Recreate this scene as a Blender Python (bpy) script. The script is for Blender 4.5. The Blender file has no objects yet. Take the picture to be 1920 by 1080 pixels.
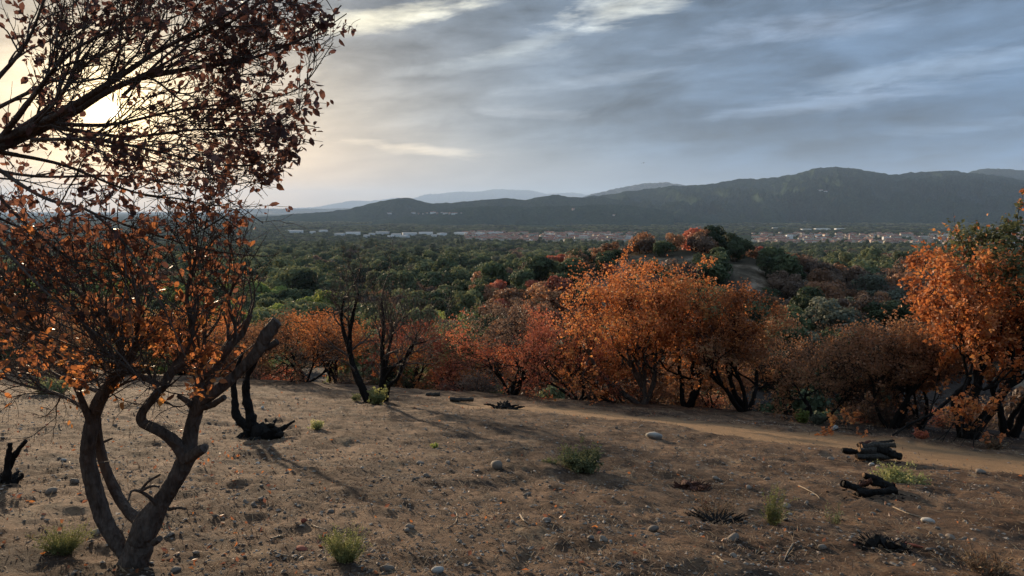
import bpy, math, random
import numpy as np
from mathutils import Vector, Matrix

R = math.radians
SC = bpy.context.scene
COL = SC.collection
rnd = random.Random(7)
rng = np.random.default_rng(11)

# ------------------------------------------------------------------ camera
F = 1423.0                      # focal length in pixels of a 1920 px wide frame
PITCH = math.atan(145.0 / F)    # the horizon stands 145 px above the middle
CP, SP = math.cos(PITCH), math.sin(PITCH)
cd = bpy.data.cameras.new('camera')
cam = bpy.data.objects.new('camera', cd)
COL.objects.link(cam)
cam.location = (0, 0, 0)
cam.rotation_euler = (math.pi / 2 - PITCH, 0, 0)
cd.sensor_width = 36
cd.lens = 36 * F / 1920
cd.clip_start = 0.05
cd.clip_end = 200000
SC.camera = cam


def ray(px, row):
    """direction through a pixel of the photograph, scaled to forward distance 1"""
    u = (px - 960.0) / F
    v = (540.0 - row) / F
    y = CP + v * SP
    return u / y, (-SP + v * CP) / y


def P(px, row, D):
    a, b = ray(px, row)
    return Vector((a * D, D, b * D))


# ------------------------------------------------------------------ light
SUN = P(205, 205, 1.0).normalized()
SUN_AZ = math.atan2(SUN.x, SUN.y)
SUN_EL = math.asin(SUN.z)
sl = bpy.data.lights.new('sun', 'SUN')
sl.energy = 5.0
sl.angle = R(1.2)
sl.color = (1.0, 0.76, 0.51)
so = bpy.data.objects.new('sun', sl)
COL.objects.link(so)
so.rotation_euler = SUN.to_track_quat('Z', 'Y').to_euler()

SC.view_settings.view_transform = 'Standard'
SC.view_settings.look = 'None'
SC.view_settings.exposure = 1.12
SC.view_settings.gamma = 1.0
SC.view_settings.use_curve_mapping = False
SC.cycles.use_denoising = True
SC.cycles.max_bounces = 6
SC.cycles.diffuse_bounces = 3
SC.cycles.transmission_bounces = 4
SC.cycles.volume_bounces = 0
SC.cycles.sample_clamp_indirect = 4.0


# ------------------------------------------------------------------ node helpers
class E:
    """a socket with arithmetic"""
    tree = None

    def __init__(self, s):
        self.s = s

    @staticmethod
    def _m(op, *a, clamp=False):
        n = E.tree.nodes.new('ShaderNodeMath')
        n.operation = op
        n.use_clamp = clamp
        for i, x in enumerate(a):
            if isinstance(x, E):
                E.tree.links.new(x.s, n.inputs[i])
            else:
                n.inputs[i].default_value = x
        return E(n.outputs[0])

    def __add__(s, o): return E._m('ADD', s, o)
    __radd__ = __add__
    def __sub__(s, o): return E._m('SUBTRACT', s, o)
    def __rsub__(s, o): return E._m('SUBTRACT', o, s)
    def __mul__(s, o): return E._m('MULTIPLY', s, o)
    __rmul__ = __mul__
    def __truediv__(s, o): return E._m('DIVIDE', s, o)
    def __rtruediv__(s, o): return E._m('DIVIDE', o, s)


def m_(op, *a): return E._m(op, *a)
def clamp01(x): return E._m('ADD', x, 0.0, clamp=True)


def smooth(x, a, b):
    n = E.tree.nodes.new('ShaderNodeMapRange')
    n.interpolation_type = 'SMOOTHSTEP'
    E.tree.links.new(x.s, n.inputs[0])
    n.inputs[1].default_value = a
    n.inputs[2].default_value = b
    return E(n.outputs[0])


def gauss(x, c, w):
    d = (x - c) / w
    return m_('EXPONENT', m_('MULTIPLY', d * d, -1.0))


def vec(x, y, z):
    n = E.tree.nodes.new('ShaderNodeCombineXYZ')
    for i, k in enumerate((x, y, z)):
        if isinstance(k, E):
            E.tree.links.new(k.s, n.inputs[i])
        else:
            n.inputs[i].default_value = k
    return n.outputs[0]


def noise(v, scale, detail=5, rough=.55, dist=0.0, color=False):
    n = E.tree.nodes.new('ShaderNodeTexNoise')
    if v is not None:
        E.tree.links.new(v, n.inputs['Vector'])
    n.inputs['Scale'].default_value = scale
    n.inputs['Detail'].default_value = detail
    n.inputs['Roughness'].default_value = rough
    n.inputs['Distortion'].default_value = dist
    return E(n.outputs['Color' if color else 'Fac'])


def voronoi(v, scale, out='Distance', rand=1.0):
    n = E.tree.nodes.new('ShaderNodeTexVoronoi')
    if v is not None:
        E.tree.links.new(v, n.inputs['Vector'])
    n.inputs['Scale'].default_value = scale
    n.inputs['Randomness'].default_value = rand
    return E(n.outputs[out])


def mixc(f, a, b, mode='MIX'):
    n = E.tree.nodes.new('ShaderNodeMix')
    n.data_type = 'RGBA'
    n.blend_type = mode
    for i, k in ((0, f), (6, a), (7, b)):
        if isinstance(k, E):
            E.tree.links.new(k.s, n.inputs[i])
        elif i == 0:
            n.inputs[0].default_value = k
        else:
            n.inputs[i].default_value = (*k, 1)
    return E(n.outputs[2])


def scalec(c, f):
    """colour times a factor"""
    n = E.tree.nodes.new('ShaderNodeVectorMath')
    n.operation = 'SCALE'
    if isinstance(c, E):
        E.tree.links.new(c.s, n.inputs[0])
    else:
        n.inputs[0].default_value = c
    if isinstance(f, E):
        E.tree.links.new(f.s, n.inputs['Scale'])
    else:
        n.inputs['Scale'].default_value = f
    return E(n.outputs[0])


def addc(a, b):
    n = E.tree.nodes.new('ShaderNodeVectorMath')
    n.operation = 'ADD'
    E.tree.links.new(a.s, n.inputs[0])
    E.tree.links.new(b.s, n.inputs[1])
    return E(n.outputs[0])


def ramp(f, stops, interp='LINEAR'):
    n = E.tree.nodes.new('ShaderNodeValToRGB')
    n.color_ramp.interpolation = interp
    E.tree.links.new(f.s, n.inputs[0])
    els = n.color_ramp.elements
    while len(els) < len(stops):
        els.new(.5)
    for e, (p, c) in zip(els, stops):
        e.position = p
        e.color = (*c, 1)
    return E(n.outputs[0])


def attr(name):
    n = E.tree.nodes.new('ShaderNodeAttribute')
    n.attribute_name = name
    return E(n.outputs['Fac'])


def obj_random():
    n = E.tree.nodes.new('ShaderNodeObjectInfo')
    return E(n.outputs['Random'])


def position():
    n = E.tree.nodes.new('ShaderNodeNewGeometry')
    return n.outputs['Position']


def objpos():
    n = E.tree.nodes.new('ShaderNodeTexCoord')
    return n.outputs['Object']


def sep(v):
    n = E.tree.nodes.new('ShaderNodeSeparateXYZ')
    E.tree.links.new(v, n.inputs[0])
    return E(n.outputs[0]), E(n.outputs[1]), E(n.outputs[2])


# ------------------------------------------------------------------ sky
world = bpy.data.worlds.new('World')
SC.world = world
world.use_nodes = True
wt = world.node_tree
E.tree = wt
for n in list(wt.nodes):
    wt.nodes.remove(n)
wo = wt.nodes.new('ShaderNodeOutputWorld')
bg = wt.nodes.new('ShaderNodeBackground')
bg.inputs['Strength'].default_value = 0.10
wt.links.new(bg.outputs[0], wo.inputs[0])
sky = wt.nodes.new('ShaderNodeTexSky')
sky.sky_type = 'NISHITA'
sky.sun_disc = False
sky.sun_elevation = SUN_EL
sky.sun_rotation = SUN_AZ
sky.altitude = 200
sky.dust_density = 2.0
tc = wt.nodes.new('ShaderNodeTexCoord')
dx, dy, dz = sep(tc.outputs['Generated'])
az = m_('ARCTAN2', dx, dy) * 57.2958            # degrees, 0 straight ahead, + to the right
el = m_('ARCSINE', dz) * 57.2958
elp = m_('MAXIMUM', el, 0.0)
cosang = dx * SUN.x + dy * SUN.y + dz * SUN.z
ang = m_('ARCCOSINE', m_('MINIMUM', cosang, 0.999999)) * 57.2958
# cloud sheet seen in perspective
zz = m_('MAXIMUM', dz, 0.0) + 0.11
cx, cy = dx / zz, dy / zz
cxr = cx * 0.94 - cy * 0.34
cyr = cx * 0.34 + cy * 0.94
warp = noise(vec(cx, cy, 3.3), .5, 3) - .5
nA = noise(vec(cxr * .33 + warp * .5, cyr * .62 + warp * .5, 0.0), 1.25, 8, .56, .35)
nB = noise(vec(cxr * .30, cyr * .5, 7.7), .55, 4, .5, .3)
nC = noise(vec(cxr * .9, cyr * 1.5, 2.2), 1.9, 7, .62, .3)
nD = noise(vec(az * .035, el * .17, 5.0), 1.0, 7, .6, .6)
nE = noise(vec(cxr * 1.1, cyr * 2.1, 9.2), 3.2, 6, .65, .5)
nG = noise(vec(az * .07, el * .26 - az * .018, 1.0), 1.5, 8, .60, .5)
nH = noise(vec(az * .11, el * .30 - az * .03, 4.0), 1.7, 8, .60, .35)
body = (nA - .5) * .85 + (nB - .5) * 1.2 + (nC - .5) * .6 + (nD - .5) * .5 + (nE - .5) * .25 + (nG - .5) * 1.7 + (nH - .5) * 1.3
# colours: blue grey to the right, paler grey in the middle, cream round the sun
tR = smooth(az, -16, 26)
tH = smooth(el, 1.0, 17.0)
colR = mixc(tH, (.084, .168, .300), (.155, .235, .355))
colL = mixc(tH, (.270, .315, .345), (.190, .248, .315))
base = mixc(tR, colL, colR)
# low clear band under the sheet's edge, running down to the right
edge = 7.0 - (az + 12) * .13
low = smooth(edge - el + (nD - .5) * 2.2, -.4, 2.2)
base = mixc(low * (1.0 - smooth(az, -8, 16)) * .70, base, (.37, .400, .425))
base = mixc(clamp01(gauss(az, -26, 17) * m_('EXPONENT', elp * -.16) * 1.15), base, (.98, .66, .36))
bank = gauss(el - edge, 3.2, 2.6) * (1.0 - smooth(az, 18, 40)) * smooth(az, -22, -8)
fac = m_('MAXIMUM', 1.0 - bank * .20 + body * (1.0 - low * .6), .35) * (1.0 + smooth(el, 19, 65) * 1.8)
col = scalec(base, fac)
# bright breaks where the sheet thins


def patch(a0, e0, wa, we, slope):
    da = (az - a0)
    de = (el - e0) - da * slope
    g = m_('EXPONENT', m_('MULTIPLY', (da / wa) * (da / wa) + (de / we) * (de / we), -1.0))
    return clamp01((g * 1.35 + (nC - .5) * 2.2 + (nG - .5) * 2.6 + (nE - .5) * 1.4 + (nA - .5) * .8 - .55)) * smooth(g, .02, .4)


def angp(px, row):
    a, b = ray(px, row)
    return math.degrees(math.atan(a)), math.degrees(math.atan(b / math.hypot(1, a)))


def add_patch(px, row, wa, we, slope, colr, k):
    global col
    a0, e0 = angp(px, row)
    col = addc(col, scalec(colr, patch(a0, e0, wa, we, slope) * k))


add_patch(1190, 12, 7.0, 1.1, .12, (.72, .68, .52), 1.1)
add_patch(1010, 78, 5.0, .6, .22, (.30, .31, .28), .8)
add_patch(720, 32, 8.5, 1.0, .20, (.70, .62, .40), 1.15)
add_patch(860, 15, 5.0, .6, .2, (.40, .38, .30), 1.0)
add_patch(1130, 150, 7.0, .5, .10, (.12, .13, .14), .9)
add_patch(1000, 212, 5.0, .45, -.06, (.12, .12, .12), .9)
add_patch(1560, 195, 9.0, .8, .10, (.14, .16, .19), 1.0)
add_patch(1450, 60, 10.0, 1.2, .10, (.12, .13, .15), 1.0)
add_patch(880, 120, 8.0, .7, .12, (.12, .13, .13), 1.0)
add_patch(1800, 240, 6.0, .5, .05, (.08, .10, .13), 1.0)
add_patch(1740, 130, 9.0, .9, .08, (.14, .16, .18), .9)
add_patch(740, 275, 6.0, .5, -.10, (.40, .32, .20), 1.2)
# glow of the sun behind thin cloud
glow = m_('EXPONENT', ang * -.165) * (.80 + body * 1.1)
glow2 = m_('EXPONENT', ang * -.50)
col = addc(col, scalec((1.20, .88, .40), glow))
col = addc(col, scalec((2.3, 1.65, .75), glow2))
disc = 1.0 - smooth(ang, .32, .62)
col = addc(col, scalec((60, 52, 38), disc))
cover = clamp01(.93 - (nB - .5) * .25)
final = mixc(cover, scalec(E(sky.outputs[0]), .40), scalec(col, 4.7))
wt.links.new(final.s, bg.inputs['Color'])


# ------------------------------------------------------------------ materials
def mat(name, build, rough=.85, spec=.25, transl=None):
    m = bpy.data.materials.new(name)
    m.use_nodes = True
    t = m.node_tree
    E.tree = t
    for n in list(t.nodes):
        t.nodes.remove(n)
    out = t.nodes.new('ShaderNodeOutputMaterial')
    b = t.nodes.new('ShaderNodeBsdfPrincipled')
    b.inputs['Roughness'].default_value = rough
    b.inputs['Specular IOR Level'].default_value = spec
    r = build()
    bump = None
    if isinstance(r, tuple):
        r, bump = r
    t.links.new(r.s, b.inputs['Base Color'])
    if bump is not None:
        for k, (h, dist, strength) in enumerate(bump if isinstance(bump, list) else [bump]):
            n = t.nodes.new('ShaderNodeBump')
            n.inputs['Distance'].default_value = dist
            n.inputs['Strength'].default_value = strength
            t.links.new(h.s, n.inputs['Height'])
            if k:
                t.links.new(last.outputs[0], n.inputs['Normal'])
            last = n
        t.links.new(last.outputs[0], b.inputs['Normal'])
    if transl:
        tr = t.nodes.new('ShaderNodeBsdfTranslucent')
        t.links.new(r.s, tr.inputs['Color'])
        mx = t.nodes.new('ShaderNodeMixShader')
        mx.inputs[0].default_value = transl
        t.links.new(b.outputs[0], mx.inputs[1])
        t.links.new(tr.outputs[0], mx.inputs[2])
        t.links.new(mx.outputs[0], out.inputs[0])
    else:
        t.links.new(b.outputs[0], out.inputs[0])
    return m


def solid(c, var=.25, sc=6.0):
    def f():
        n = noise(objpos(), sc, 4)
        return scalec(c, 1.0 - var + n * 2 * var)
    return f


def leafmat(name, stops, transl=.42, rough=.6, spec=.3, var=.5):
    def f():
        a = attr('tint')
        o = obj_random()
        c = ramp(clamp01(a * .75 + o * .25), stops)
        n = noise(objpos(), 40.0, 2)
        return scalec(c, (1.0 - var * .55) + o * var * 1.25 + (n - .5) * .5)
    return mat(name, f, rough, spec, transl)


M = {}
M['orange'] = leafmat('dry orange leaves', [(0, (.14, .060, .030)), (.3, (.32, .120, .048)), (.62, (.52, .175, .055)), (.85, (.62, .27, .08)), (1, (.30, .24, .08))])
M['rust'] = leafmat('rusty brown leaves', [(0, (.13, .075, .045)), (.4, (.24, .120, .065)), (.75, (.36, .170, .080)), (1, (.26, .20, .09))])
M['red'] = leafmat('red brown leaves', [(0, (.15, .070, .050)), (.5, (.38, .105, .062)), (1, (.50, .19, .075))])
M['dull'] = leafmat('dull brown leaves', [(0, (.080, .056, .042)), (.5, (.150, .098, .070)), (1, (.21, .14, .09))])
M['green'] = leafmat('dark green leaves', [(0, (.034, .046, .026)), (.5, (.078, .098, .048)), (1, (.135, .150, .068))], .3, .7, .15)
M['olive'] = leafmat('olive green leaves', [(0, (.090, .102, .050)), (.5, (.160, .172, .080)), (1, (.235, .235, .110))], .3, .7, .15)
M['lime'] = leafmat('yellow green leaves', [(0, (.09, .13, .03)), (.5, (.19, .23, .055)), (1, (.32, .32, .09))], .4)
M['weed'] = leafmat('feathery pale weed', [(0, (.13, .15, .05)), (.5, (.26, .27, .10)), (1, (.42, .38, .18))], .45)
M['grey'] = leafmat('grey green leaves', [(0, (.08, .088, .064)), (.5, (.13, .137, .095)), (1, (.18, .18, .13))], .3, .7, .15)
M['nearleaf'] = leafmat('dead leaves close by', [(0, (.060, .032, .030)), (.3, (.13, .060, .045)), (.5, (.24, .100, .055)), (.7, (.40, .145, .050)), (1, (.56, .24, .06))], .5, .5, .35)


def bark_f(c1, c2, sc=1.0):
    def f():
        p = objpos()
        x, y, z = sep(p)
        q = vec(x * 1.0, y * 1.0, z * .35)
        a = noise(q, 22 * sc, 6, .65)
        b = noise(p, 3.0 * sc, 3)
        c = voronoi(q, 45 * sc)
        k = clamp01(a * 1.3 - .2 + (b - .5) * .8)
        return mixc(k, c1, c2), [(a + c * .6, .03, 1.0)]
    return f


M['bark'] = mat('weathered oak bark', bark_f((.020, .015, .012), (.20, .155, .125)), .9, .15)
M['twig'] = mat('thin twig bark', bark_f((.045, .034, .027), (.150, .110, .085)), .8, .3)
M['paletwig'] = mat('pale dry stick', bark_f((.20, .15, .10), (.42, .33, .23)), .8, .2)
M['char'] = mat('charred bark', bark_f((.006, .0055, .005), (.024, .020, .017), .6), .9, .12)
M['logbark'] = mat('scorched log bark', bark_f((.012, .011, .010), (.11, .095, .075), 1.5), .85, .2)
M['cutwood'] = mat('cut log end', bark_f((.10, .045, .02), (.34, .20, .10), 1.5), .8, .2)
M['ember'] = mat('scorched red wood', bark_f((.02, .012, .010), (.13, .045, .025), 1.0), .85, .2)


def stone_f(c1, c2):
    def f():
        p = objpos()
        o = obj_random()
        t = attr('tint')
        n = noise(p, 18, 5, .6)
        c = mixc(clamp01(n * .9 + (o - .5) * .5 + (t - .5) * .9), c1, c2)
        return c, [(noise(p, 60, 4, .6), .006, .5)]
    return f


M['stone'] = mat('grey brown stone', stone_f((.075, .058, .045), (.27, .215, .165)), .85, .3)
M['white_stone'] = mat('pale stone', stone_f((.22, .20, .17), (.48, .44, .38)), .85, .3)
M['redbrick'] = mat('red brick fragment', stone_f((.18, .05, .03), (.34, .11, .07)), .9, .2)
M['straw'] = mat('dry straw', lambda: scalec(ramp(attr('tint'), [(0, (.05, .03, .02)), (.4, (.17, .11, .07)), (.8, (.33, .24, .14)), (1, (.36, .15, .06))]), 1.0), .8, .2, .25)


# ------------------------------------------------------------------ object helpers
def new_mesh(name, verts, faces, material=None, smooth_=True, attrs=None, mat_idx=None):
    """verts (N,3); faces: (M,k) array or list of such arrays"""
    if not isinstance(faces, list):
        faces = [faces]
    faces = [np.asarray(f, dtype=np.int32) for f in faces if len(f)]
    verts = np.asarray(verts, dtype=np.float32)
    me = bpy.data.meshes.new(name)
    me.vertices.add(len(verts))
    me.vertices.foreach_set('co', verts.ravel())
    nl = sum(f.size for f in faces)
    nf = sum(len(f) for f in faces)
    me.loops.add(nl)
    me.loops.foreach_set('vertex_index', np.concatenate([f.ravel() for f in faces]))
    me.polygons.add(nf)
    tot = np.concatenate([np.full(len(f), f.shape[1], dtype=np.int32) for f in faces])
    start = np.concatenate([[0], np.cumsum(tot)[:-1]]).astype(np.int32)
    me.polygons.foreach_set('loop_start', start)
    me.polygons.foreach_set('loop_total', tot)
    me.polygons.foreach_set('use_smooth', np.full(nf, smooth_, dtype=bool))
    if material is not None:
        for mm in (material if isinstance(material, (list, tuple)) else [material]):
            me.materials.append(mm)
    if mat_idx is not None:
        me.polygons.foreach_set('material_index', np.asarray(mat_idx, dtype=np.int32))
    me.update(calc_edges=True)
    for k, v in (attrs or {}).items():
        a = me.attributes.new(k, 'FLOAT', 'POINT')
        a.data.foreach_set('value', np.asarray(v, dtype=np.float32))
    return me


def link(name, me, parent=None, loc=None, rot=None, scale=None, **props):
    o = bpy.data.objects.new(name, me)
    COL.objects.link(o)
    if parent is not None:
        o.parent = parent
    if loc is not None:
        o.location = loc
    if rot is not None:
        o.rotation_euler = rot
    if scale is not None:
        o.scale = scale if hasattr(scale, '__len__') else (scale,) * 3
    for k, v in props.items():
        if v is not None:
            o[k] = v
    return o


def thing(name, label, cat, loc, rot=None, scale=None, group=None):
    return link(name, None, None, loc, rot, scale, label=label, category=cat, group=group)


class Acc:
    """collects pieces of geometry for one mesh"""

    def __init__(s):
        s.v, s.q, s.t, s.a, s.n = [], [], [], [], 0

    def add(s, v, q=None, t=None, tint=None):
        v = np.asarray(v, dtype=np.float64).reshape(-1, 3)
        if q is not None and len(q):
            s.q.append(np.asarray(q, dtype=np.int64) + s.n)
        if t is not None and len(t):
            s.t.append(np.asarray(t, dtype=np.int64) + s.n)
        s.v.append(v)
        s.a.append(np.broadcast_to(np.asarray(.5 if tint is None else tint, dtype=np.float64), (len(v),)))
        s.n += len(v)

    def mesh(s, name, material, smooth_=True, origin=None):
        v = np.concatenate(s.v)
        if origin is not None:
            v = v - np.asarray(origin)
        fs = []
        if s.q:
            fs.append(np.concatenate(s.q))
        if s.t:
            fs.append(np.concatenate(s.t))
        return new_mesh(name, v, fs, material, smooth_, {'tint': np.concatenate(s.a)})


# ------------------------------------------------------------------ noise
def _hash(ix, iy, seed):
    h = (ix.astype(np.int64) * 374761393 + iy.astype(np.int64) * 668265263 + seed * 1442695041) & 0xFFFFFFFF
    h = ((h ^ (h >> 13)) * 1274126177) & 0xFFFFFFFF
    h = (h ^ (h >> 16)) & 0xFFFFFFFF
    return h / 4294967295.0


def vnoise(x, y, seed=0):
    ix, iy = np.floor(x), np.floor(y)
    fx, fy = x - ix, y - iy
    fx = fx * fx * fx * (fx * (fx * 6 - 15) + 10)
    fy = fy * fy * fy * (fy * (fy * 6 - 15) + 10)
    a, b = _hash(ix, iy, seed), _hash(ix + 1, iy, seed)
    c, d = _hash(ix, iy + 1, seed), _hash(ix + 1, iy + 1, seed)
    return (a + (b - a) * fx) * (1 - fy) + (c + (d - c) * fx) * fy - .5


def fbm(x, y, octv=4, seed=0, gain=.5):
    s, a = 0, 1.0
    for k in range(octv):
        s = s + a * vnoise(x, y, seed + k * 17)
        x, y, a = x * 2.03 + 11.3, y * 2.03 - 7.1, a * gain
    return s


def sstep(x, a, b):
    t = np.clip((x - a) / (b - a), 0, 1)
    return t * t * (3 - 2 * t)


# ------------------------------------------------------------------ terrain shape
PXN = np.array([-600, 400, 600, 800, 950, 1080, 1200, 1300, 1400, 1480, 1560, 1650, 1750, 1920, 2600], float)
ROWS = {
    60:   [720, 725, 725, 730, 735, 740, 740, 745, 745, 745, 740, 735, 730, 730, 730],
    90:   [665, 660, 655, 655, 655, 655, 650, 645, 632, 605, 597, 602, 606, 600, 595],
    130:  [640, 640, 640, 640, 640, 640, 640, 640, 640, 635, 630, 630, 635, 630, 630],
    165:  [628, 618, 612, 600, 578, 542, 508, 499, 510, 534, 550, 572, 587, 592, 592],
    190:  [618, 605, 598, 578, 545, 508, 476, 471, 478, 504, 528, 550, 566, 574, 574],
    260:  [590, 570, 566, 562, 556, 548, 535, 530, 530, 535, 545, 550, 555, 560, 560],
    400:  [550, 535, 533, 532, 532, 532, 530, 530, 530, 530, 530, 530, 532, 535, 535],
    700:  [515, 505, 504, 504, 505, 506, 508, 508, 510, 510, 508, 508, 508, 508, 508],
    1200: [488, 483, 482, 482, 483, 484, 486, 487, 488, 488, 487, 486, 486, 486, 486],
    2000: [464.5] * 15,
}
LD = np.log(np.array(sorted(ROWS)))
ROWM = np.array([ROWS[k] for k in sorted(ROWS)], float)
PLAIN = -100.0


def row_to_t(row):
    v = (540.0 - row) / F
    return (-SP + v * CP) / (CP + v * SP)


def px_of(a):
    # px for tangent a at about the horizon row
    return 960 + a * F * .99


_path = [(940, 763), (1010, 767), (1100, 774), (1200, 784), (1350, 801), (1500, 817), (1700, 843), (1900, 869), (2150, 905), (2500, 960)]


def plane(x, y):
    return -(1.65 + .2 * y + .05 * x)


def hit(px, row):
    """where the ray meets the plain slope"""
    a, b = ray(px, row)
    # b*D = -(1.65+.2D+.05aD)
    return -1.65 / (b + .2 + .05 * a)


PATH = np.array([(ray(*p)[0] * hit(*p), hit(*p)) for p in _path])


def path_dist(x, y):
    best = np.full(np.shape(x), 1e9)
    for (x0, y0), (x1, y1) in zip(PATH[:-1], PATH[1:]):
        dx_, dy_ = x1 - x0, y1 - y0
        t = np.clip(((x - x0) * dx_ + (y - y0) * dy_) / (dx_ * dx_ + dy_ * dy_), 0, 1)
        best = np.minimum(best, np.hypot(x - x0 - t * dx_, y - y0 - t * dy_))
    return best


AE = np.array([-2, -.36, -.19, 0, .244, .388, .533, .70, 2.0])
DE = np.array([40, 39, 36, 34, 32, 27.5, 24.5, 25, 25.0])


def masks(x, y):
    pd = path_dist(x, y) + fbm(x * .9, y * .9, 3, 5) * .9
    path = 1 - sstep(pd, 1.35, 2.15)
    a = x / np.maximum(y, 1.0)
    de = np.interp(a, AE, DE)
    beyond = sstep(y, de - 5, de - 1) * sstep(a, .38, .50) + sstep(y, de + 1, de + 6)
    beyond = np.clip(beyond * (1 - path), 0, 1)
    return path, beyond


def terrain(x, y):
    x = np.asarray(x, float); y = np.asarray(y, float)
    r = np.hypot(x, y)
    a = np.where(y > .2 * r, x / np.maximum(y, 1e-3), np.sign(x) * 5)
    a = np.clip(a, -1.3, 1.3)
    yy = np.where(y > 0, np.maximum(y, r * .5), r * .5)
    # near slope
    zn = plane(x, y)
    de = np.interp(a, AE, DE)
    ov = np.maximum(y - de, 0)
    zn = zn - .16 * ov * ov / (ov + 8)
    path, beyond = masks(x, y)
    rough = 1 - .75 * path
    fade = 1 - sstep(y, 34, 60)
    zn = zn + fade * rough * (fbm(x / 3.1, y / 3.1, 3, 1) * .15 + fbm(x / .62, y / .62, 3, 2) * .085 + np.where(r < 26, fbm(x / .13, y / .13, 2, 3) * .024, 0)) \
        - path * .05 * fade
    zn = np.where(r < 3, zn * .999, zn)
    # everything farther, given by what the photograph shows at each distance
    px = px_of(a)
    ld = np.log(np.clip(yy, 60, 2000))
    cols = np.array([np.interp(px.ravel(), PXN, rr) for rr in ROWM])     # (nodes, N)
    li = np.clip(np.searchsorted(LD, ld.ravel(), side='right') - 1, 0, len(LD) - 2)
    f = (ld.ravel() - LD[li]) / (LD[li + 1] - LD[li])
    idx = np.arange(len(li))
    rowv = cols[li, idx] * (1 - f) + cols[li + 1, idx] * f
    zm = (row_to_t(rowv) * np.clip(yy, 60, 2000).ravel()).reshape(np.shape(x))
    amp = np.clip(yy * .012, .5, 3.5) * (1 - sstep(yy, 1500, 2300)) + .6
    zm = zm + amp * fbm(x / 38, y / 38, 4, 21) + np.clip(amp * .35, 0, .9) * fbm(x / 7, y / 7, 3, 31) * (yy < 500)
    zm = zm + 9.0 * sstep(yy, 270, 420) * (1 - sstep(yy, 1300, 1900)) * fbm(x / 170, y / 120, 2, 44)
    w2 = sstep(yy, 1900, 2400)
    zm = zm * (1 - w2) + (PLAIN + .8 * fbm(x / 300, y / 300, 3, 9)) * w2
    w = sstep(yy, 46, 66)
    return zn * (1 - w) + zm * w


def gz(x, y):
    return float(terrain(np.array([x]), np.array([y]))[0])


def G(px, row):
    """the ground point under a pixel of the photograph (near slope)"""
    D = hit(px, row)
    a, b = ray(px, row)
    Ds = np.linspace(max(2.0, D * .6), D * 1.5, 500)
    z = terrain(a * Ds, Ds)
    below = np.nonzero(b * Ds <= z)[0]
    D = float(Ds[below[0]]) if len(below) else D
    return Vector((a * D, D, gz(a * D, D)))


def polar(rs, azs):
    A, Rr = np.meshgrid(azs, rs)
    return Rr * np.sin(A), Rr * np.cos(A)


def grid_faces(nr, nc):
    i = np.arange(nr - 1)[:, None] * nc + np.arange(nc - 1)[None, :]
    i = i.ravel()
    return np.stack([i, i + 1, i + nc + 1, i + nc], 1)


# ground material: near slope, path, burnt soil
def ground_f():
    p = position()
    pathm = attr('path')
    burnt = attr('burnt')
    bare = attr('bare')
    x, y, z = sep(p)
    n1 = noise(p, .55, 5, .6)
    n2 = noise(p, 4.0, 6, .65)
    n3 = noise(p, 34.0, 6, .78)
    vv = voronoi(p, 26.0)
    v2 = voronoi(p, 90.0, 'Color')
    n5 = noise(vec(x * .9, y * .45, 0.0), 1.1, 7, .72, .6)
    soil = ramp(clamp01(n1 * .55 + n2 * .55 + (n5 - .5) * 1.1 - .05), [(.30, (.034, .020, .013)), (.44, (.092, .053, .031)), (.58, (.152, .092, .055)), (.76, (.240, .155, .094))])
    ash = smooth(noise(p, 1.3, 7, .72), .50, .62)
    soil = mixc(ash * .75, soil, (.040, .031, .026))
    clod = smooth(noise(p, 9.0, 6, .75), .54, .66)
    soil = mixc(clod * .7, soil, (.038, .028, .022))
    strawy = smooth(noise(vec(x * 1.3 + 5.0, y * .7, 2.0), 1.6, 7, .75), .55, .66)
    soil = mixc(strawy * .5, soil, (.27, .20, .125))
    dust = mixc(n2, (.205, .124, .064), (.31, .192, .102))
    c = mixc(clamp01(pathm + (n2 - .5) * .5 * pathm), soil, dust)
    c = mixc(burnt * .85, c, scalec((.034, .028, .025), .6 + n2 * .8))
    clay = mixc(n1, (.13, .105, .08), (.26, .225, .18))
    c = mixc(bare, c, clay)
    c = scalec(c, .0 + n3 * 2.0)
    peb = 1.0 - smooth(vv, .10, .22)
    sp = smooth(E(v2.s), .80, .88)
    c = mixc(peb * sp * .8 * (1.0 - pathm * .7), c, (.36, .32, .27))
    h = n3 * .5 + n2 * 1.0 + peb * sp * .5
    return c, [(noise(p, 5.0, 8, .75), .09, .75), (n3 + peb * sp * .6, .02, 1.0)]


M['ground'] = mat('bare stony soil', ground_f, .95, .1)


def far_f():
    p = position()
    x, y, z = sep(p)
    bare = attr('bare')
    n1 = noise(vec(x * .004, y * .0016, 0.0), 1.0, 6, .6, .5)
    n2 = noise(p, .03, 5, .65)
    n3 = noise(vec(x * .05, y * .05, z * .1), 1.0, 4, .7)
    fld = voronoi(vec(x * .0030, y * .0011, 0.0), 1.0, 'Color')
    isf = smooth(n1, .60, .64) * smooth(y, 4000, 4600)
    wood = scalec(mixc(n2, (.020, .030, .018), (.048, .060, .032)), .5 + n3 * 1.0)
    field = mixc(fld, (.045, .062, .032), (.085, .085, .05))
    c = mixc(isf * .75, wood, field)
    brown = scalec(mixc(n2, (.032, .024, .018), (.075, .054, .040)), .5 + n3 * 1.0)
    near = 1.0 - smooth(y, 350, 900)
    c = mixc(near * .8, c, brown)
    n4 = noise(p, .35, 5, .7)
    clay = scalec(mixc(smooth(n4, .35, .7), (.080, .058, .040), (.26, .20, .145)), .6 + n3 * .8)
    c = mixc(bare, c, clay)
    return c, [(noise(p, .12, 5, .7), 1.2, .35)]


M['far'] = mat('wooded plain', far_f, 1.0, 0.0)


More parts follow.
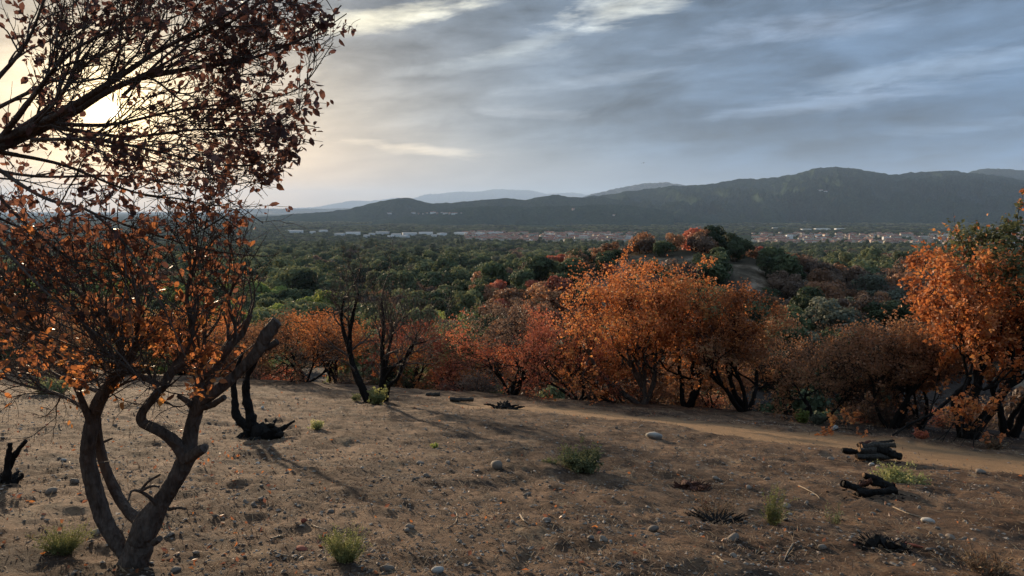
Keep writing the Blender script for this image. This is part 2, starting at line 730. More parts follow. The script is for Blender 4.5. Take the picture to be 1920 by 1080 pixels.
def mountain_f(c1, c2, rock=0.0):
    def f():
        p = position()
        x, y, z = sep(p)
        n1 = noise(p, .0022, 5, .6, .4)
        n2 = noise(p, .012, 6, .7)
        n3 = noise(p, .05, 4, .75)
        c = mixc(clamp01(n1 * .7 + n2 * .7 - .2), c1, c2)
        c = scalec(c, .25 + n3 * 1.5)
        if rock:
            c = mixc(smooth(n2, .42, .6) * rock, c, (.26, .25, .235))
        else:
            c = mixc(smooth(n1 + n2 * .5, .90, .97) * .5, c, (.13, .12, .08))
        return c, [(n2, 120.0, 1.0), (n3, 30.0, 1.0)]
    return f


M['mountain'] = mat('wooded mountain', mountain_f((.018, .044, .038), (.085, .125, .080)), 1.0, 0.0)
M['rocky'] = mat('rocky mountain', mountain_f((.06, .065, .05), (.12, .12, .09), .5), .95, .05)

# near ground, a full disc round the camera, dense where the camera looks
azs = np.concatenate([np.linspace(-180, -50, 40)[:-1], np.linspace(-50, 50, 640), np.linspace(50, 180, 40)[1:]])
azs = np.radians(azs)
rs = np.concatenate([[.02, .5, 1.2, 2.0], np.exp(np.linspace(math.log(2.6), math.log(75), 370))])
X, Y = polar(rs, azs)
Z = terrain(X, Y)
pm, bm = masks(X, Y)
xx, yy_, zz_ = X.ravel(), Y.ravel(), Z.ravel()
verts = np.stack([xx, yy_, zz_], 1)
fcs = grid_faces(len(rs), len(azs))
fcs = fcs[:, ::-1]
pmv = pm.ravel()
fp = pmv[fcs].mean(1) > .5
near_attrs = {'path': pmv, 'burnt': bm.ravel(), 'bare': np.zeros(len(xx))}


def submesh(name, mask, material, attrs):
    f = fcs[mask]
    used = np.unique(f)
    remap = np.full(len(verts), -1)
    remap[used] = np.arange(len(used))
    return new_mesh(name, verts[used], remap[f], material, True, {k: v[used] for k, v in attrs.items()})


link('ground', submesh('ground', ~fp, M['ground'], near_attrs), kind='structure')
link('path', submesh('path', fp, M['ground'], near_attrs), kind='structure')


def bare_mask(x, y):
    a = x / np.maximum(y, 1)
    px = px_of(a)
    n = fbm(x / 9, y / 9, 4, 77)
    def blob(p0, wp, d0, wd):
        return np.exp(-((px - p0) / wp) ** 2 - ((y - d0) / wd) ** 2)
    b = blob(1425, 45, 158, 10) * 1.1 + blob(1270, 150, 170, 9) * 1.0 + blob(1150, 70, 160, 9) * .9 \
        + blob(1590, 45, 84, 6) * 1.3 + blob(1640, 50, 100, 10) * .6 + blob(1740, 40, 72, 6) * .9 \
        + blob(1520, 40, 175, 14) * 1.0 + blob(1880, 60, 75, 10) * 1.3 + blob(660, 70, 420, 60) * .0
    return np.clip((b + n * 1.1 - .45) * 2.2, 0, 1)


# the land beyond, out to the horizon
azs2 = np.radians(np.linspace(-62, 62, 440))
rs2 = np.exp(np.linspace(math.log(70), math.log(58000), 290))
X, Y = polar(rs2, azs2)
Z = terrain(X, Y)
Z = Z - np.where(np.hypot(X, Y) < 75, .25, 0)
verts = np.stack([X.ravel(), Y.ravel(), Z.ravel()], 1)
fcs = grid_faces(len(rs2), len(azs2))[:, ::-1]
bmask = bare_mask(X, Y).ravel() * (Y.ravel() < 400)
fb = np.clip(bmask, 0, 1)
vY = Y.ravel()
split_y = 2300
fy = vY[fcs].mean(1) < split_y
at2 = {'bare': fb}
link('terrain', submesh('terrain', fy, M['far'], at2), kind='structure')
link('plain', submesh('plain', ~fy, M['far'], at2), kind='structure')


def ridge(name, pts, Dc, Df, Db, material, seed, crest=14.0, spur=.35, npx=3.0):
    p = np.array(pts, float)
    px = np.arange(p[0, 0], p[-1, 0] + npx, npx)
    rows = np.interp(px, p[:, 0], p[:, 1])
    k = np.ones(5) / 5
    rows = np.convolve(np.pad(rows, 2, mode='edge'), k, 'valid')
    a = (px - 960) / (F * .995)
    hc = np.array([ray(q, r)[1] for q, r in zip(px, rows)]) * Dc
    hc = np.maximum(hc, PLAIN - 5)
    nf, nb = 70, 14
    s = np.concatenate([np.linspace(0, 1, nf), 1 - np.linspace(0, 1, nb)[1:]])
    Dd = np.concatenate([np.linspace(Df, Dc, nf), np.linspace(Dc, Db, nb)[1:]])
    S, A = np.meshgrid(s, a, indexing='ij')
    DD = np.broadcast_to(Dd[:, None], S.shape)
    H = hc[None, :]
    Xr, Yr = A * DD, DD
    base = S ** 1.25 * .65 + S * .35
    n = fbm(Xr / (Dc * .055), Yr / (Dc * .14), 5, seed, .55)
    rid = 1 - np.abs(n) * 3.2
    z = PLAIN - 3 + (H - PLAIN + 3) * base + (H - PLAIN) * spur * 2.1 * (rid - .7) * S * (1 - S) * 2.6
    z = z + fbm(Xr / 60, Yr / 60, 3, seed + 5) * crest * np.minimum(1, S * 3)
    v = np.stack([Xr.ravel(), Yr.ravel(), z.ravel()], 1)
    f = grid_faces(*S.shape)[:, ::-1]
    return link(name, new_mesh(name, v, f, material), kind='structure')


main_pts = [(900, 414), (1000, 390), (1060, 376), (1100, 368), (1140, 364), (1180, 358), (1225, 352), (1271, 347.6), (1310, 346), (1339, 343), (1382, 336), (1442, 333.5), (1484, 326),
            (1510, 318), (1527, 313.5), (1540, 315), (1557, 312), (1591, 315.6), (1621, 321), (1659, 327.6), (1698, 323), (1732, 322), (1762, 319), (1800, 323), (1869, 330.5),
            (1920, 340), (2000, 348), (2150, 352), (2400, 345), (2600, 360)]
ridge('mountain', main_pts, 9000, 5600, 12000, M['mountain'], 3, 16, .42)
ridge('mountain', [(1700, 390), (1805, 322), (1826, 316.5), (1869, 315.6), (1920, 321), (2050, 330), (2300, 340), (2600, 370)], 12500, 9500, 15000, M['mountain'], 14, 16, .3)
ridge('hill', [(1080, 376), (1100, 366), (1151, 354), (1180, 348), (1200, 344), (1216, 342.5), (1228, 344), (1240, 340.5), (1260, 344.5), (1290, 349), (1340, 356), (1420, 372)], 19000, 16500, 22000, M['rocky'], 33, 25, .5)
ridge('hill', [(380, 416), (480, 408), (560, 401), (620, 396.5), (646, 394), (700, 381), (722, 376), (745, 371.5), (768, 370), (780, 373), (788, 376), (806, 381), (850, 380), (894, 375.5), (925, 373), (956, 371), (981, 375),
               (1010, 370), (1040, 364), (1061, 368), (1090, 371), (1125, 369), (1180, 378), (1300, 394)], 7600, 6200, 9500, M['mountain'], 41, 10, .35)
ridge('hill', [(700, 416), (820, 399), (870, 389), (930, 386), (980, 388), (1040, 387), (1120, 383), (1180, 386), (1260, 396)], 6000, 5000, 6900, M['mountain'], 47, 9, .3)
ridge('mountain', [(500, 394), (541, 391), (600, 388), (640, 380), (665, 376), (700, 377), (741, 371), (775, 373), (800, 364), (830, 363), (860, 359), (895, 360), (930, 354), (965, 356), (1000, 357), (1025, 364), (1060, 361), (1085, 362), (1110, 368), (1200, 385)],
      47000, 42000, 53000, M['rocky'], 55, 60, .3)
ridge('hill', [(420, 395), (450, 391.5), (520, 391), (600, 391.5), (680, 390), (760, 392), (820, 394)], 24000, 22000, 27000, M['rocky'], 60, 20, .2)

# haze
hz = bpy.data.materials.new('haze')
hz.use_nodes = True
ht = hz.node_tree
for n in list(ht.nodes):
    ht.nodes.remove(n)
ho = ht.nodes.new('ShaderNodeOutputMaterial')
hv = ht.nodes.new('ShaderNodeVolumePrincipled')
hv.inputs['Color'].default_value = (.50, .70, 1.0, 1)
hv.inputs['Density'].default_value = 2.5e-5
hv.inputs['Anisotropy'].default_value = .1
ht.links.new(hv.outputs[0], ho.inputs['Volume'])
hx, hy0, hy1, hz0, hz1 = 56000, -400, 60500, -112, 1560
hvts = [(sx * hx, y_, z_) for z_ in (hz0, hz1) for y_ in (hy0, hy1) for sx in (-1, 1)]
hf = [(0, 2, 3, 1), (4, 5, 7, 6), (0, 1, 5, 4), (2, 6, 7, 3), (0, 4, 6, 2), (1, 3, 7, 5)]
link('haze', new_mesh('haze', hvts, np.array(hf), hz, False), kind='stuff')


# ------------------------------------------------------------------ growing things
def nrm(v):
    return v / np.maximum(np.linalg.norm(v, axis=-1, keepdims=True), 1e-9)


def tube_batch(pts, rad, k):
    """pts (B,n,3) rad (B,n) -> verts, quads"""
    B, n, _ = pts.shape
    t = np.empty_like(pts)
    t[:, 1:-1] = pts[:, 2:] - pts[:, :-2]
    t[:, 0] = pts[:, 1] - pts[:, 0]
    t[:, -1] = pts[:, -1] - pts[:, -2]
    t = nrm(t)
    avg = nrm(pts[:, -1] - pts[:, 0])
    ref = np.where(np.abs(avg[:, 2:3]) > .8, np.array([[1., .13, 0]]), np.array([[.07, .1, 1.]]))[:, None, :]
    n1 = nrm(np.cross(t, np.broadcast_to(ref, t.shape)))
    n2 = np.cross(t, n1)
    th = np.arange(k) * 2 * np.pi / k
    v = pts[:, :, None, :] + rad[:, :, None, None] * (np.cos(th)[None, None, :, None] * n1[:, :, None, :] + np.sin(th)[None, None, :, None] * n2[:, :, None, :])
    v = v.reshape(-1, 3)
    i = np.arange(B)[:, None, None] * n * k + np.arange(n - 1)[None, :, None] * k
    j = np.arange(k)[None, None, :]
    j2 = (j + 1) % k
    q = np.stack([i + j, i + k + j, i + k + j2, i + j2], -1).reshape(-1, 4)
    return v, q


def smooth_poly(pts, rad, sub=5):
    """Catmull-Rom through control points"""
    p = np.asarray(pts, float); r = np.asarray(rad, float)
    if len(p) < 3:
        s = np.linspace(0, 1, sub + 1)[:, None]
        return p[0] + (p[-1] - p[0]) * s, r[0] + (r[-1] - r[0]) * s[:, 0]
    q = np.vstack([2 * p[0] - p[1], p, 2 * p[-1] - p[-2]])
    out, ro = [], []
    for i in range(len(p) - 1):
        for s in np.arange(sub) / sub:
            a, b, c, d = q[i], q[i + 1], q[i + 2], q[i + 3]
            out.append(.5 * ((2 * b) + (-a + c) * s + (2 * a - 5 * b + 4 * c - d) * s * s + (-a + 3 * b - 3 * c + d) * s ** 3))
            ro.append(r[i] + (r[i + 1] - r[i]) * s)
    out.append(p[-1]); ro.append(r[-1])
    return np.array(out), np.array(ro)


def add_tube(acc, pts, rad, k=8, sub=5, rough=0.0, g=rng, cap=True, tint=None):
    p, r = smooth_poly(pts, rad, sub)
    if rough:
        r = r * (1 + g.normal(0, rough, len(r)))
        p = p + g.normal(0, 1, p.shape) * r[:, None] * rough * .8
    v, q = tube_batch(p[None], r[None], k)
    if rough and k > 5:
        c = np.repeat(p, k, axis=0)
        if k >= 16:
            th_ = np.tile(np.arange(k) * 2 * np.pi / k, len(p))
            ss = np.repeat(np.concatenate([[0], np.cumsum(np.linalg.norm(np.diff(p, axis=0), axis=1))]), k)
            o_ = g.uniform(0, 50)
            tw_ = th_ + ss * 1.2
            e_ = fbm(np.cos(tw_) * 1.1 + ss * 2.2 + o_, np.sin(tw_) * 1.1 + o_, 3, 5) * .34 - np.abs(fbm(np.cos(tw_) * 4.5 + ss * 1.6, np.sin(tw_) * 4.5 + o_ + ss * 1.1, 3, 8)) * .30 + .06
            v = c + (v - c) * (1 + e_[:, None])
        else:
            v = c + (v - c) * (1 + g.normal(0, rough * .8, (len(v), 1)))
    acc.add(v, q, tint=tint)
    if cap:
        n = len(p)
        e = np.arange((n - 1) * k, n * k)
        vv = np.vstack([v[e], p[-1] + (p[-1] - p[-2]) * .0 + nrm(p[-1] - p[-2]) * r[-1] * .25])
        tt = [(i, (i + 1) % k, k) for i in range(k)]
        acc.add(vv, None, tt, tint=tint)


def walk(g, start, d, L, n, wander, lift, r0, r1):
    B = len(start)
    pts = np.empty((B, n, 3))
    pts[:, 0] = start
    d = nrm(d)
    for i in range(1, n):
        d = nrm(d + g.normal(0, wander, (B, 3)) + np.array([0, 0, 1.0]) * lift)
        pts[:, i] = pts[:, i - 1] + d * (L / (n - 1))[:, None]
    s = np.linspace(0, 1, n)[None]
    rad = r0[:, None] * (1 - s) + r1[:, None] * s
    return pts, rad


def kids(g, pts, rad, nc, fmin, fmax, ang, spread=.25, up=0.0):
    """nc side shoots per branch: start, direction, radius"""
    B, n, _ = pts.shape
    f = g.uniform(fmin, fmax, (B, nc))
    f[:, 0] = 1.0
    x = f * (n - 1)
    i = np.minimum(x.astype(int), n - 2)
    w = (x - i)[..., None]
    b = np.arange(B)[:, None]
    st = pts[b, i] * (1 - w) + pts[b, i + 1] * w
    tg = nrm(pts[b, i + 1] - pts[b, i])
    rr = rad[b, i] * (1 - w[..., 0]) + rad[b, i + 1] * w[..., 0]
    q = nrm(np.cross(tg, g.normal(0, 1, tg.shape)))
    a = np.abs(g.normal(ang, spread, (B, nc)))[..., None]
    a[:, 0] *= .35
    d = nrm(tg * np.cos(a) + q * np.sin(a) + np.array([0, 0, up]))
    return st.reshape(-1, 3), d.reshape(-1, 3), rr.reshape(-1)


def leaf_batch(g, pos, size, droop=.35, shape=1, aim=None, width=.55):
    N = len(pos)
    u = g.normal(0, 1, (N, 3)); u[:, 2] = u[:, 2] * .8 - droop
    u = nrm(u)
    if aim is not None:
        u = nrm(u * .6 + aim)
    w = nrm(np.cross(u, g.normal(0, 1, (N, 3))))
    nn = np.cross(u, w)
    s = size[:, None]
    if shape == 1:
        v = np.stack([pos, pos + u * s * .45 + w * s * width * .5 + nn * s * .14, pos + u * s, pos + u * s * .45 - w * s * width * .5 + nn * s * .14], 1)
        i = np.arange(N)[:, None] * 4
        t = np.concatenate([i + [0, 1, 2], i + [0, 2, 3]])
        return v.reshape(-1, 3), None, t, 4
    c = g.uniform(-.25, .25, (N, 1)) * s
    v = np.stack([pos, pos + u * s * .30 + w * s * width * .46 + nn * s * .10,
                  pos + u * s * .66 + w * s * width * .42 + nn * (s * .10 + c * .5),
                  pos + u * s + nn * c,
                  pos + u * s * .66 - w * s * width * .42 + nn * (s * .10 + c * .5),
                  pos + u * s * .30 - w * s * width * .46 + nn * s * .10], 1)
    i = np.arange(N)[:, None] * 6
    q = np.concatenate([i + [0, 1, 2, 3], i + [0, 3, 4, 5]])
    return v.reshape(-1, 3), q, None, 6


# --- the oaks and burnt trees along the far edge of the slope
def front_tree(name, label, px, row, top, w_px, cx_px=None, stems=3, leaf='orange', leaves=7, lsize=.085, char=True,
               lean=0.0, spread=.55, seed=1, group=None, twig_m='char', D=None, cov=1.0, second=None, low=.38):
    """built at its real place and size: base under (px,row), crown up to row `top`, w_px wide"""
    g = np.random.default_rng(seed)
    base = G(px, row) if D is None else None
    if base is None:
        a, b = ray(px, row)
        base = Vector((a * D, D, gz(a * D, D)))
    D = base.y
    H = (base.z - P(px, top, D).z) * -1
    W = w_px / F * D
    shift = ((cx_px if cx_px is not None else px) - px) / F * D
    # stems
    n0 = stems
    th = np.linspace(0, 2 * np.pi, n0, endpoint=False) + g.uniform(0, 6)
    sd = np.stack([np.cos(th) * spread + lean, np.sin(th) * spread * .7, np.ones(n0)], 1)
    tr = .030 * H * g.uniform(.75, 1.25, n0) / max(1, n0 ** .35)
    o = np.zeros((n0, 3)); o[:, 2] = -.15
    o[:, :2] += np.stack([np.cos(th), np.sin(th)], 1) * .012 * H
    p0, r0 = walk(g, o, sd, np.full(n0, H * .55) * g.uniform(.8, 1.15, n0), 8, .20, .10, tr * 1.35, tr * .45)
    s1, d1, q1 = kids(g, p0, r0, 5, low, .98, .75, .3, .10)
    p1, r1 = walk(g, s1, d1, H * g.uniform(.22, .42, len(s1)), 6, .26, .05, q1 * .65, q1 * .25)
    s2, d2, q2 = kids(g, p1, r1, 5, .25, 1, .8, .3, .05)
    p2, r2 = walk(g, s2, d2, H * g.uniform(.13, .26, len(s2)), 5, .28, .03, q2 * .7, q2 * .3)
    s3, d3, q3 = kids(g, p2, r2, 5, .2, 1, .85, .3, .03)
    p3, r3 = walk(g, s3, d3, H * g.uniform(.07, .14, len(s3)), 4, .30, .02, np.maximum(q3 * .7, .007), np.full(len(q3), .005))
    s4, d4, q4 = kids(g, p3, r3, 4, .2, 1, .8, .3)
    p4, r4 = walk(g, s4, d4, H * g.uniform(.035, .075, len(s4)), 3, .3, .0, np.full(len(s4), .005), np.full(len(s4), .003))
    # bring the crown to the size seen
    tips = p4[:, -1]
    lo, hi = np.percentile(tips, 3, axis=0), np.percentile(tips, 98.5, axis=0)
    cxm = (lo[0] + hi[0]) / 2
    sx = W / (hi[0] - lo[0]); sz = H / hi[2]
    sy = W / (hi[1] - lo[1])

    def fit(p):
        q = p.copy()
        k = np.clip(p[..., 2] / (hi[2] * .45), 0, 1)
        k = k * k * (3 - 2 * k)
        q[..., 0] = p[..., 0] * (1 + (sx - 1) * k) + (shift - cxm * sx) * k
        q[..., 1] = p[..., 1] * (1 + (sy - 1) * k)
        q[..., 2] = p[..., 2] * sz
        return q
    p0, p1, p2, p3, p4 = map(fit, (p0, p1, p2, p3, p4))
    root = thing(name, label, 'tree', base, group=group)
    a = Acc()
    for p, r in zip(p0, r0):
        add_tube(a, p, r, 8, 3, .07, g)
    v, q = tube_batch(p1, r1, 6); a.add(v, q)
    bm_ = M['char'] if char else M['bark']
    link('trunk', a.mesh('trunk', bm_), root)
    a = Acc()
    v, q = tube_batch(p2, r2, 4); a.add(v, q)
    v, q = tube_batch(p3, r3, 3); a.add(v, q)
    v, q = tube_batch(p4[:, ::2], r4[:, ::2] * 1.3, 3); a.add(v, q)
    link('twigs', a.mesh('twigs', M[twig_m]), root, kind='stuff')
    if leaves:
        # clumpy: some shoots carry many leaves, some none
        N4 = len(p4)
        c = tips
        nz = fbm(p4[:, -1, 0] / (W * .16) + seed * 3.1, (p4[:, -1, 2] * 1.1 + p4[:, -1, 1] * .7) / (W * .16), 3, seed)
        wgt = np.clip(.50 + nz * 3.4, 0.0, 1.9) * cov
        cnt = g.poisson(leaves * wgt * .85)
        idx = np.repeat(np.arange(N4), cnt)
        f = g.uniform(.2, 1.15, len(idx))[:, None]
        pos = p4[idx, 0] * (1 - f) + p4[idx, -1] * f + g.normal(0, .018 * H / 5, (len(idx), 3))
        # bunches that round the crown off
        nb = int(34 + 10 * W)
        dv = nrm(g.normal(0, 1, (nb, 3))); dv[:, 2] = dv[:, 2] * .9 + .25
        zc, zr = H * (.50 + low * .35), H * (.50 - low * .32)
        cb = dv * g.uniform(.62, .98, (nb, 1)) * np.array([W / 2, W / 2, zr]) + np.array([shift, 0, zc])
        cb = cb[cb[:, 2] < H * 1.02]
        n_b = int(len(idx) * .75)
        ib = g.integers(0, len(cb), n_b)
        pb = cb[ib] + g.normal(0, 1, (n_b, 3)) * np.array([.30, .30, .20]) * (W / 4.6) * g.uniform(.5, 1.2, len(cb))[ib, None]
        ok_ = pb[:, 2] > H * low * .7
        pb = pb[ok_]
        j_ = g.integers(0, N4, len(cb))[ib][ok_]
        pos = np.concatenate([pos, pb]); idx = np.concatenate([idx, j_])
        pos[:, 2] -= .01
        sz_ = lsize * g.uniform(.65, 1.35, len(idx))
        v, q, t, k = leaf_batch(g, pos, sz_, .3, 1, width=.75)
        tin = np.clip(.5 + nz[idx] * .55 + g.normal(0, .22, len(idx)), 0, 1)
        if second is not None:
            # a region of another colour (still green, or paler)
            sc_, (qx, qz), rad_ = second
            px_ = (pos[:, 0] - shift) / W * 2
            pz_ = pos[:, 2] / H
            ins = ((px_ - qx) ** 2 + ((pz_ - qz) * 2) ** 2 + g.normal(0, .08, len(idx))) < rad_ ** 2
            for part, m_name in ((~ins, leaf), (ins, sc_)):
                vi = np.repeat(part, 4)
                if not part.any():
                    continue
                v2, _, t2, _ = leaf_batch(g, pos[part], sz_[part], .3, 1, width=.75)
                me = new_mesh('foliage', v2, t2, M[m_name], False, {'tint': np.repeat(tin[part], 4)})
                link('foliage', me, root, kind='stuff')
        else:
            me = new_mesh('foliage', v, t, M[leaf], False, {'tint': np.repeat(tin, 4)})
            link('foliage', me, root, kind='stuff')
    return root


FT = [
    dict(name='burnt_tree', label='low sprawling black-branched tree with sparse rusty leaves, left of the bare tree', px=572, row=716, top=588, w_px=185, stems=4, leaf='rust', leaves=5, spread=.9, seed=3, cx_px=570, second=('orange', (.3, .85), .55)),
    dict(name='oak_tree', label='orange brown oak behind the two-stemmed bare tree, its left side', px=625, row=712, top=592, w_px=150, leaf='orange', leaves=7, seed=4, stems=3, D=44),
    dict(name='oak_tree', label='small red and orange oak just right of the bare tree', px=770, row=722, top=604, w_px=165, leaf='red', leaves=8, seed=5, stems=4, D=43, second=('orange', (-.1, .35), .7)),
    dict(name='oak_tree', label='yellow olive bushy oak between the bare tree and the crooked black oak', px=845, row=726, top=612, w_px=150, leaf='olive', leaves=8, seed=6, stems=4, D=46, second=('rust', (0, .3), .5)),
    dict(name='oak_tree', label='crooked oak with bowed black limbs and a thin pinkish red crown', px=962, row=739, top=577, w_px=200, leaf='red', leaves=6, seed=8, stems=4, spread=1.0, cx_px=955, cov=.8, second=('dull', (-.2, .9), .6)),
    dict(name='oak_tree', label='low red oak behind the crooked oak, filling the gap at its foot', px=900, row=735, top=655, w_px=190, leaf='red', leaves=6, seed=9, stems=4, D=44, second=('orange', (.1, .5), .6)),
    dict(name='burnt_tree', label='charred oak with low arching limbs, just left of the tallest orange oak', px=1082, row=750, top=600, w_px=170, leaf='red', leaves=4, seed=17, stems=4, spread=1.1, cx_px=1070, cov=.7),
    dict(name='oak_tree', label='large bright orange oak, tallest crown in the middle of the tree line', px=1205, row=757, top=494, w_px=265, leaf='orange', leaves=9, seed=12, stems=4, spread=.7, cx_px=1180, lsize=.10, char=False),
    dict(name='oak_tree', label='second large orange oak with a small green patch, right of the tallest', px=1290, row=762, top=525, w_px=200, leaf='orange', leaves=9, seed=13, stems=3, spread=.6, cx_px=1300, lsize=.10, second=('olive', (.05, .9), .22)),
    dict(name='oak_tree', label='orange oak standing on three black upright stems above the dirt path', px=1398, row=772, top=548, w_px=190, leaf='rust', leaves=7, seed=14, stems=4, spread=.75, cx_px=1385, low=.45, second=('orange', (-.1, .9), .75)),
    dict(name='oak_tree', label='glowing yellow orange low oak filling the foot of the large orange oak', px=1130, row=750, top=640, w_px=200, leaf='orange', leaves=7, seed=15, stems=4, D=36),
    dict(name='oak_tree', label='low rusty oak behind the three-stemmed oak', px=1330, row=760, top=660, w_px=200, leaf='rust', leaves=6, seed=16, stems=4, D=36),
    dict(name='burnt_tree', label='small rusty tree with a leaning black trunk, first past the orange oaks', px=1478, row=775, top=640, w_px=150, leaf='rust', leaves=4, seed=18, stems=3, D=33, low=.5),
    dict(name='burnt_tree', label='small rusty tree beside the yellow green sprouts at the path', px=1535, row=791, top=650, w_px=150, leaf='rust', leaves=4, seed=19, stems=2, cx_px=1550, low=.5),
    dict(name='burnt_tree', label='thin brown tree with many slender black stems behind the log pile', px=1612, row=792, top=608, w_px=190, leaf='rust', leaves=5, seed=20, stems=4, D=29, cov=.6, low=.52),
    dict(name='burnt_tree', label='tall brown tree with a thick charred forked trunk behind the log pile', px=1672, row=803, top=606, w_px=190, leaf='rust', leaves=4, seed=21, stems=3, spread=.5, low=.55),
    dict(name='burnt_tree', label='black forked trunk with a few low leaves, close left of the bright right-hand oak', px=1722, row=806, top=640, w_px=150, leaf='rust', leaves=4, seed=22, stems=3, spread=.4, low=.6),
    dict(name='oak_tree', label='tall orange oak with a green tuft on top, right end of the tree line', px=1812, row=800, top=425, w_px=265, leaf='orange', leaves=13, seed=24, stems=3, spread=.5, cx_px=1830, lsize=.125, low=.42, D=22.5, second=('olive', (.15, .93), .40)),
    dict(name='oak_tree', label='bright orange oak with low spreading boughs, half cut off by the right edge', px=1895, row=806, top=480, w_px=260, leaf='orange', leaves=11, seed=25, stems=3, spread=.6, cx_px=1925, lsize=.115, low=.42, D=24, second=('olive', (-.3, .8), .3)),
    dict(name='oak_tree', label='orange oak behind the near forked tree, seen through its twigs', px=345, row=712, top=585, w_px=200, leaf='orange', leaves=8, seed=27, stems=4, D=42),
    dict(name='oak_tree', label='rusty oak behind the hanging boughs near the left edge', px=150, row=712, top=570, w_px=240, leaf='rust', leaves=8, seed=28, stems=4, D=38),
    dict(name='oak_tree', label='low rusty oak behind the charred stump', px=450, row=714, top=610, w_px=170, leaf='rust', leaves=7, seed=29, stems=4, D=44),
    dict(name='oak_tree', label='brown oak at the left edge behind the hanging boughs', px=-30, row=712, top=560, w_px=260, leaf='rust', leaves=8, seed=30, stems=4, D=36),
]
for t in FT:
    front_tree(**t)


# scrub and undergrowth at the foot of the tree line
gu = np.random.default_rng(303)


def scrub_mesh(name, g, n, ls):
    N = 60
    th_ = g.uniform(0, 6.28, N)
    st = np.zeros((N, 3)); st[:, :2] = g.normal(0, .12, (N, 2))
    d = np.stack([np.cos(th_), np.sin(th_), g.uniform(.3, 1.8, N)], 1)
    p, r = walk(g, st, d, g.uniform(.6, 1.2, N), 5, .2, .02, np.full(N, .016), np.full(N, .005))
    s1_, d1_, q1_ = kids(g, p, r, 4, .3, 1, .7)
    p1_, r1_ = walk(g, s1_, d1_, np.full(len(s1_), .34), 3, .25, 0, np.full(len(s1_), .006), np.full(len(s1_), .003))
    a = Acc()
    v, q = tube_batch(p, r, 4); a.add(v, q)
    v, q = tube_batch(p1_, r1_, 3); a.add(v, q)
    tw = a.mesh('twigs', M['twig'])
    i = g.integers(0, len(p1_), n)
    pos = p1_[i, -1] + g.normal(0, .06, (n, 3))
    v, q, t, k = leaf_batch(g, pos, ls * g.uniform(.6, 1.4, n), .2, 1, width=.7)
    return tw, v, t, np.repeat(g.uniform(0, 1, n), 4)


SCR = []
for k, mt in enumerate(('rust', 'rust', 'dull', 'red', 'olive', 'orange')):
    tw, v, t, tn = scrub_mesh('scrub', gu, 1100, .085)
    SCR.append((tw, new_mesh('foliage', v, t, M[mt], False, {'tint': tn}), {'rust': 'rusty', 'dull': 'dull brown', 'red': 'reddish', 'olive': 'olive', 'orange': 'orange'}[mt]))
EDGE = [(0, 712), (450, 712), (700, 722), (960, 742), (1100, 755), (1300, 765), (1400, 776), (1500, 790), (1600, 800), (1700, 812), (1930, 812)]
for k in range(92):
    px = -20 + k * 21.5 + gu.normal(0, 8)
    row = np.interp(px, *zip(*EDGE)) - 2
    D = min(hit(px, row), 48) * gu.uniform(1.0, 1.22) + 1.0
    if masks(np.array([ray(px, row)[0] * D]), np.array([D]))[0][0] > .2:
        continue
    x = ray(px, row)[0] * D
    w = gu.choice(6, p=[.3, .2, .25, .11, .07, .07])
    tw, fo_, nm_ = SCR[w]
    sc_ = gu.uniform(.5, 1.15)
    if gu.uniform() < (.5 if px < 1400 else .6): continue
    near = min([(60, 'the left edge'), (200, 'the forked tree'), (480, 'the charred stump'), (580, 'the low sprawling tree'), (700, 'the bare tree'), (850, 'the olive oak'), (962, 'the crooked oak'), (1080, 'the arching charred oak'), (1205, 'the tallest orange oak'), (1290, 'the second orange oak'),
                (1398, 'the three-stemmed oak'), (1480, 'the leaning rusty tree'), (1530, 'the path sprouts'), (1610, 'the many-stemmed tree'), (1672, 'the thick forked trunk'), (1740, 'the low-leaved black trunk'), (1812, 'the green-tufted oak'), (1900, 'the right edge')], key=lambda m: abs(m[0] - px))[1]
    rt = thing('shrub', f'{"low" if sc_ < .8 else "tall"} {nm_} twiggy shrub at the foot of {near}' if 'edge' not in near else f'{"low" if sc_ < .8 else "tall"} {nm_} twiggy shrub by {near}, under the trees', 'shrub', (x, D, gz(x, D) - .03), (0, 0, gu.uniform(0, 6.28)), (sc_ * 1.25, sc_ * 1.25, sc_ * gu.uniform(.8, 1.2)), group='shrubs along the foot of the tree line')
    link('twigs', tw, rt, kind='stuff')
    link('foliage', fo_, rt, kind='stuff')


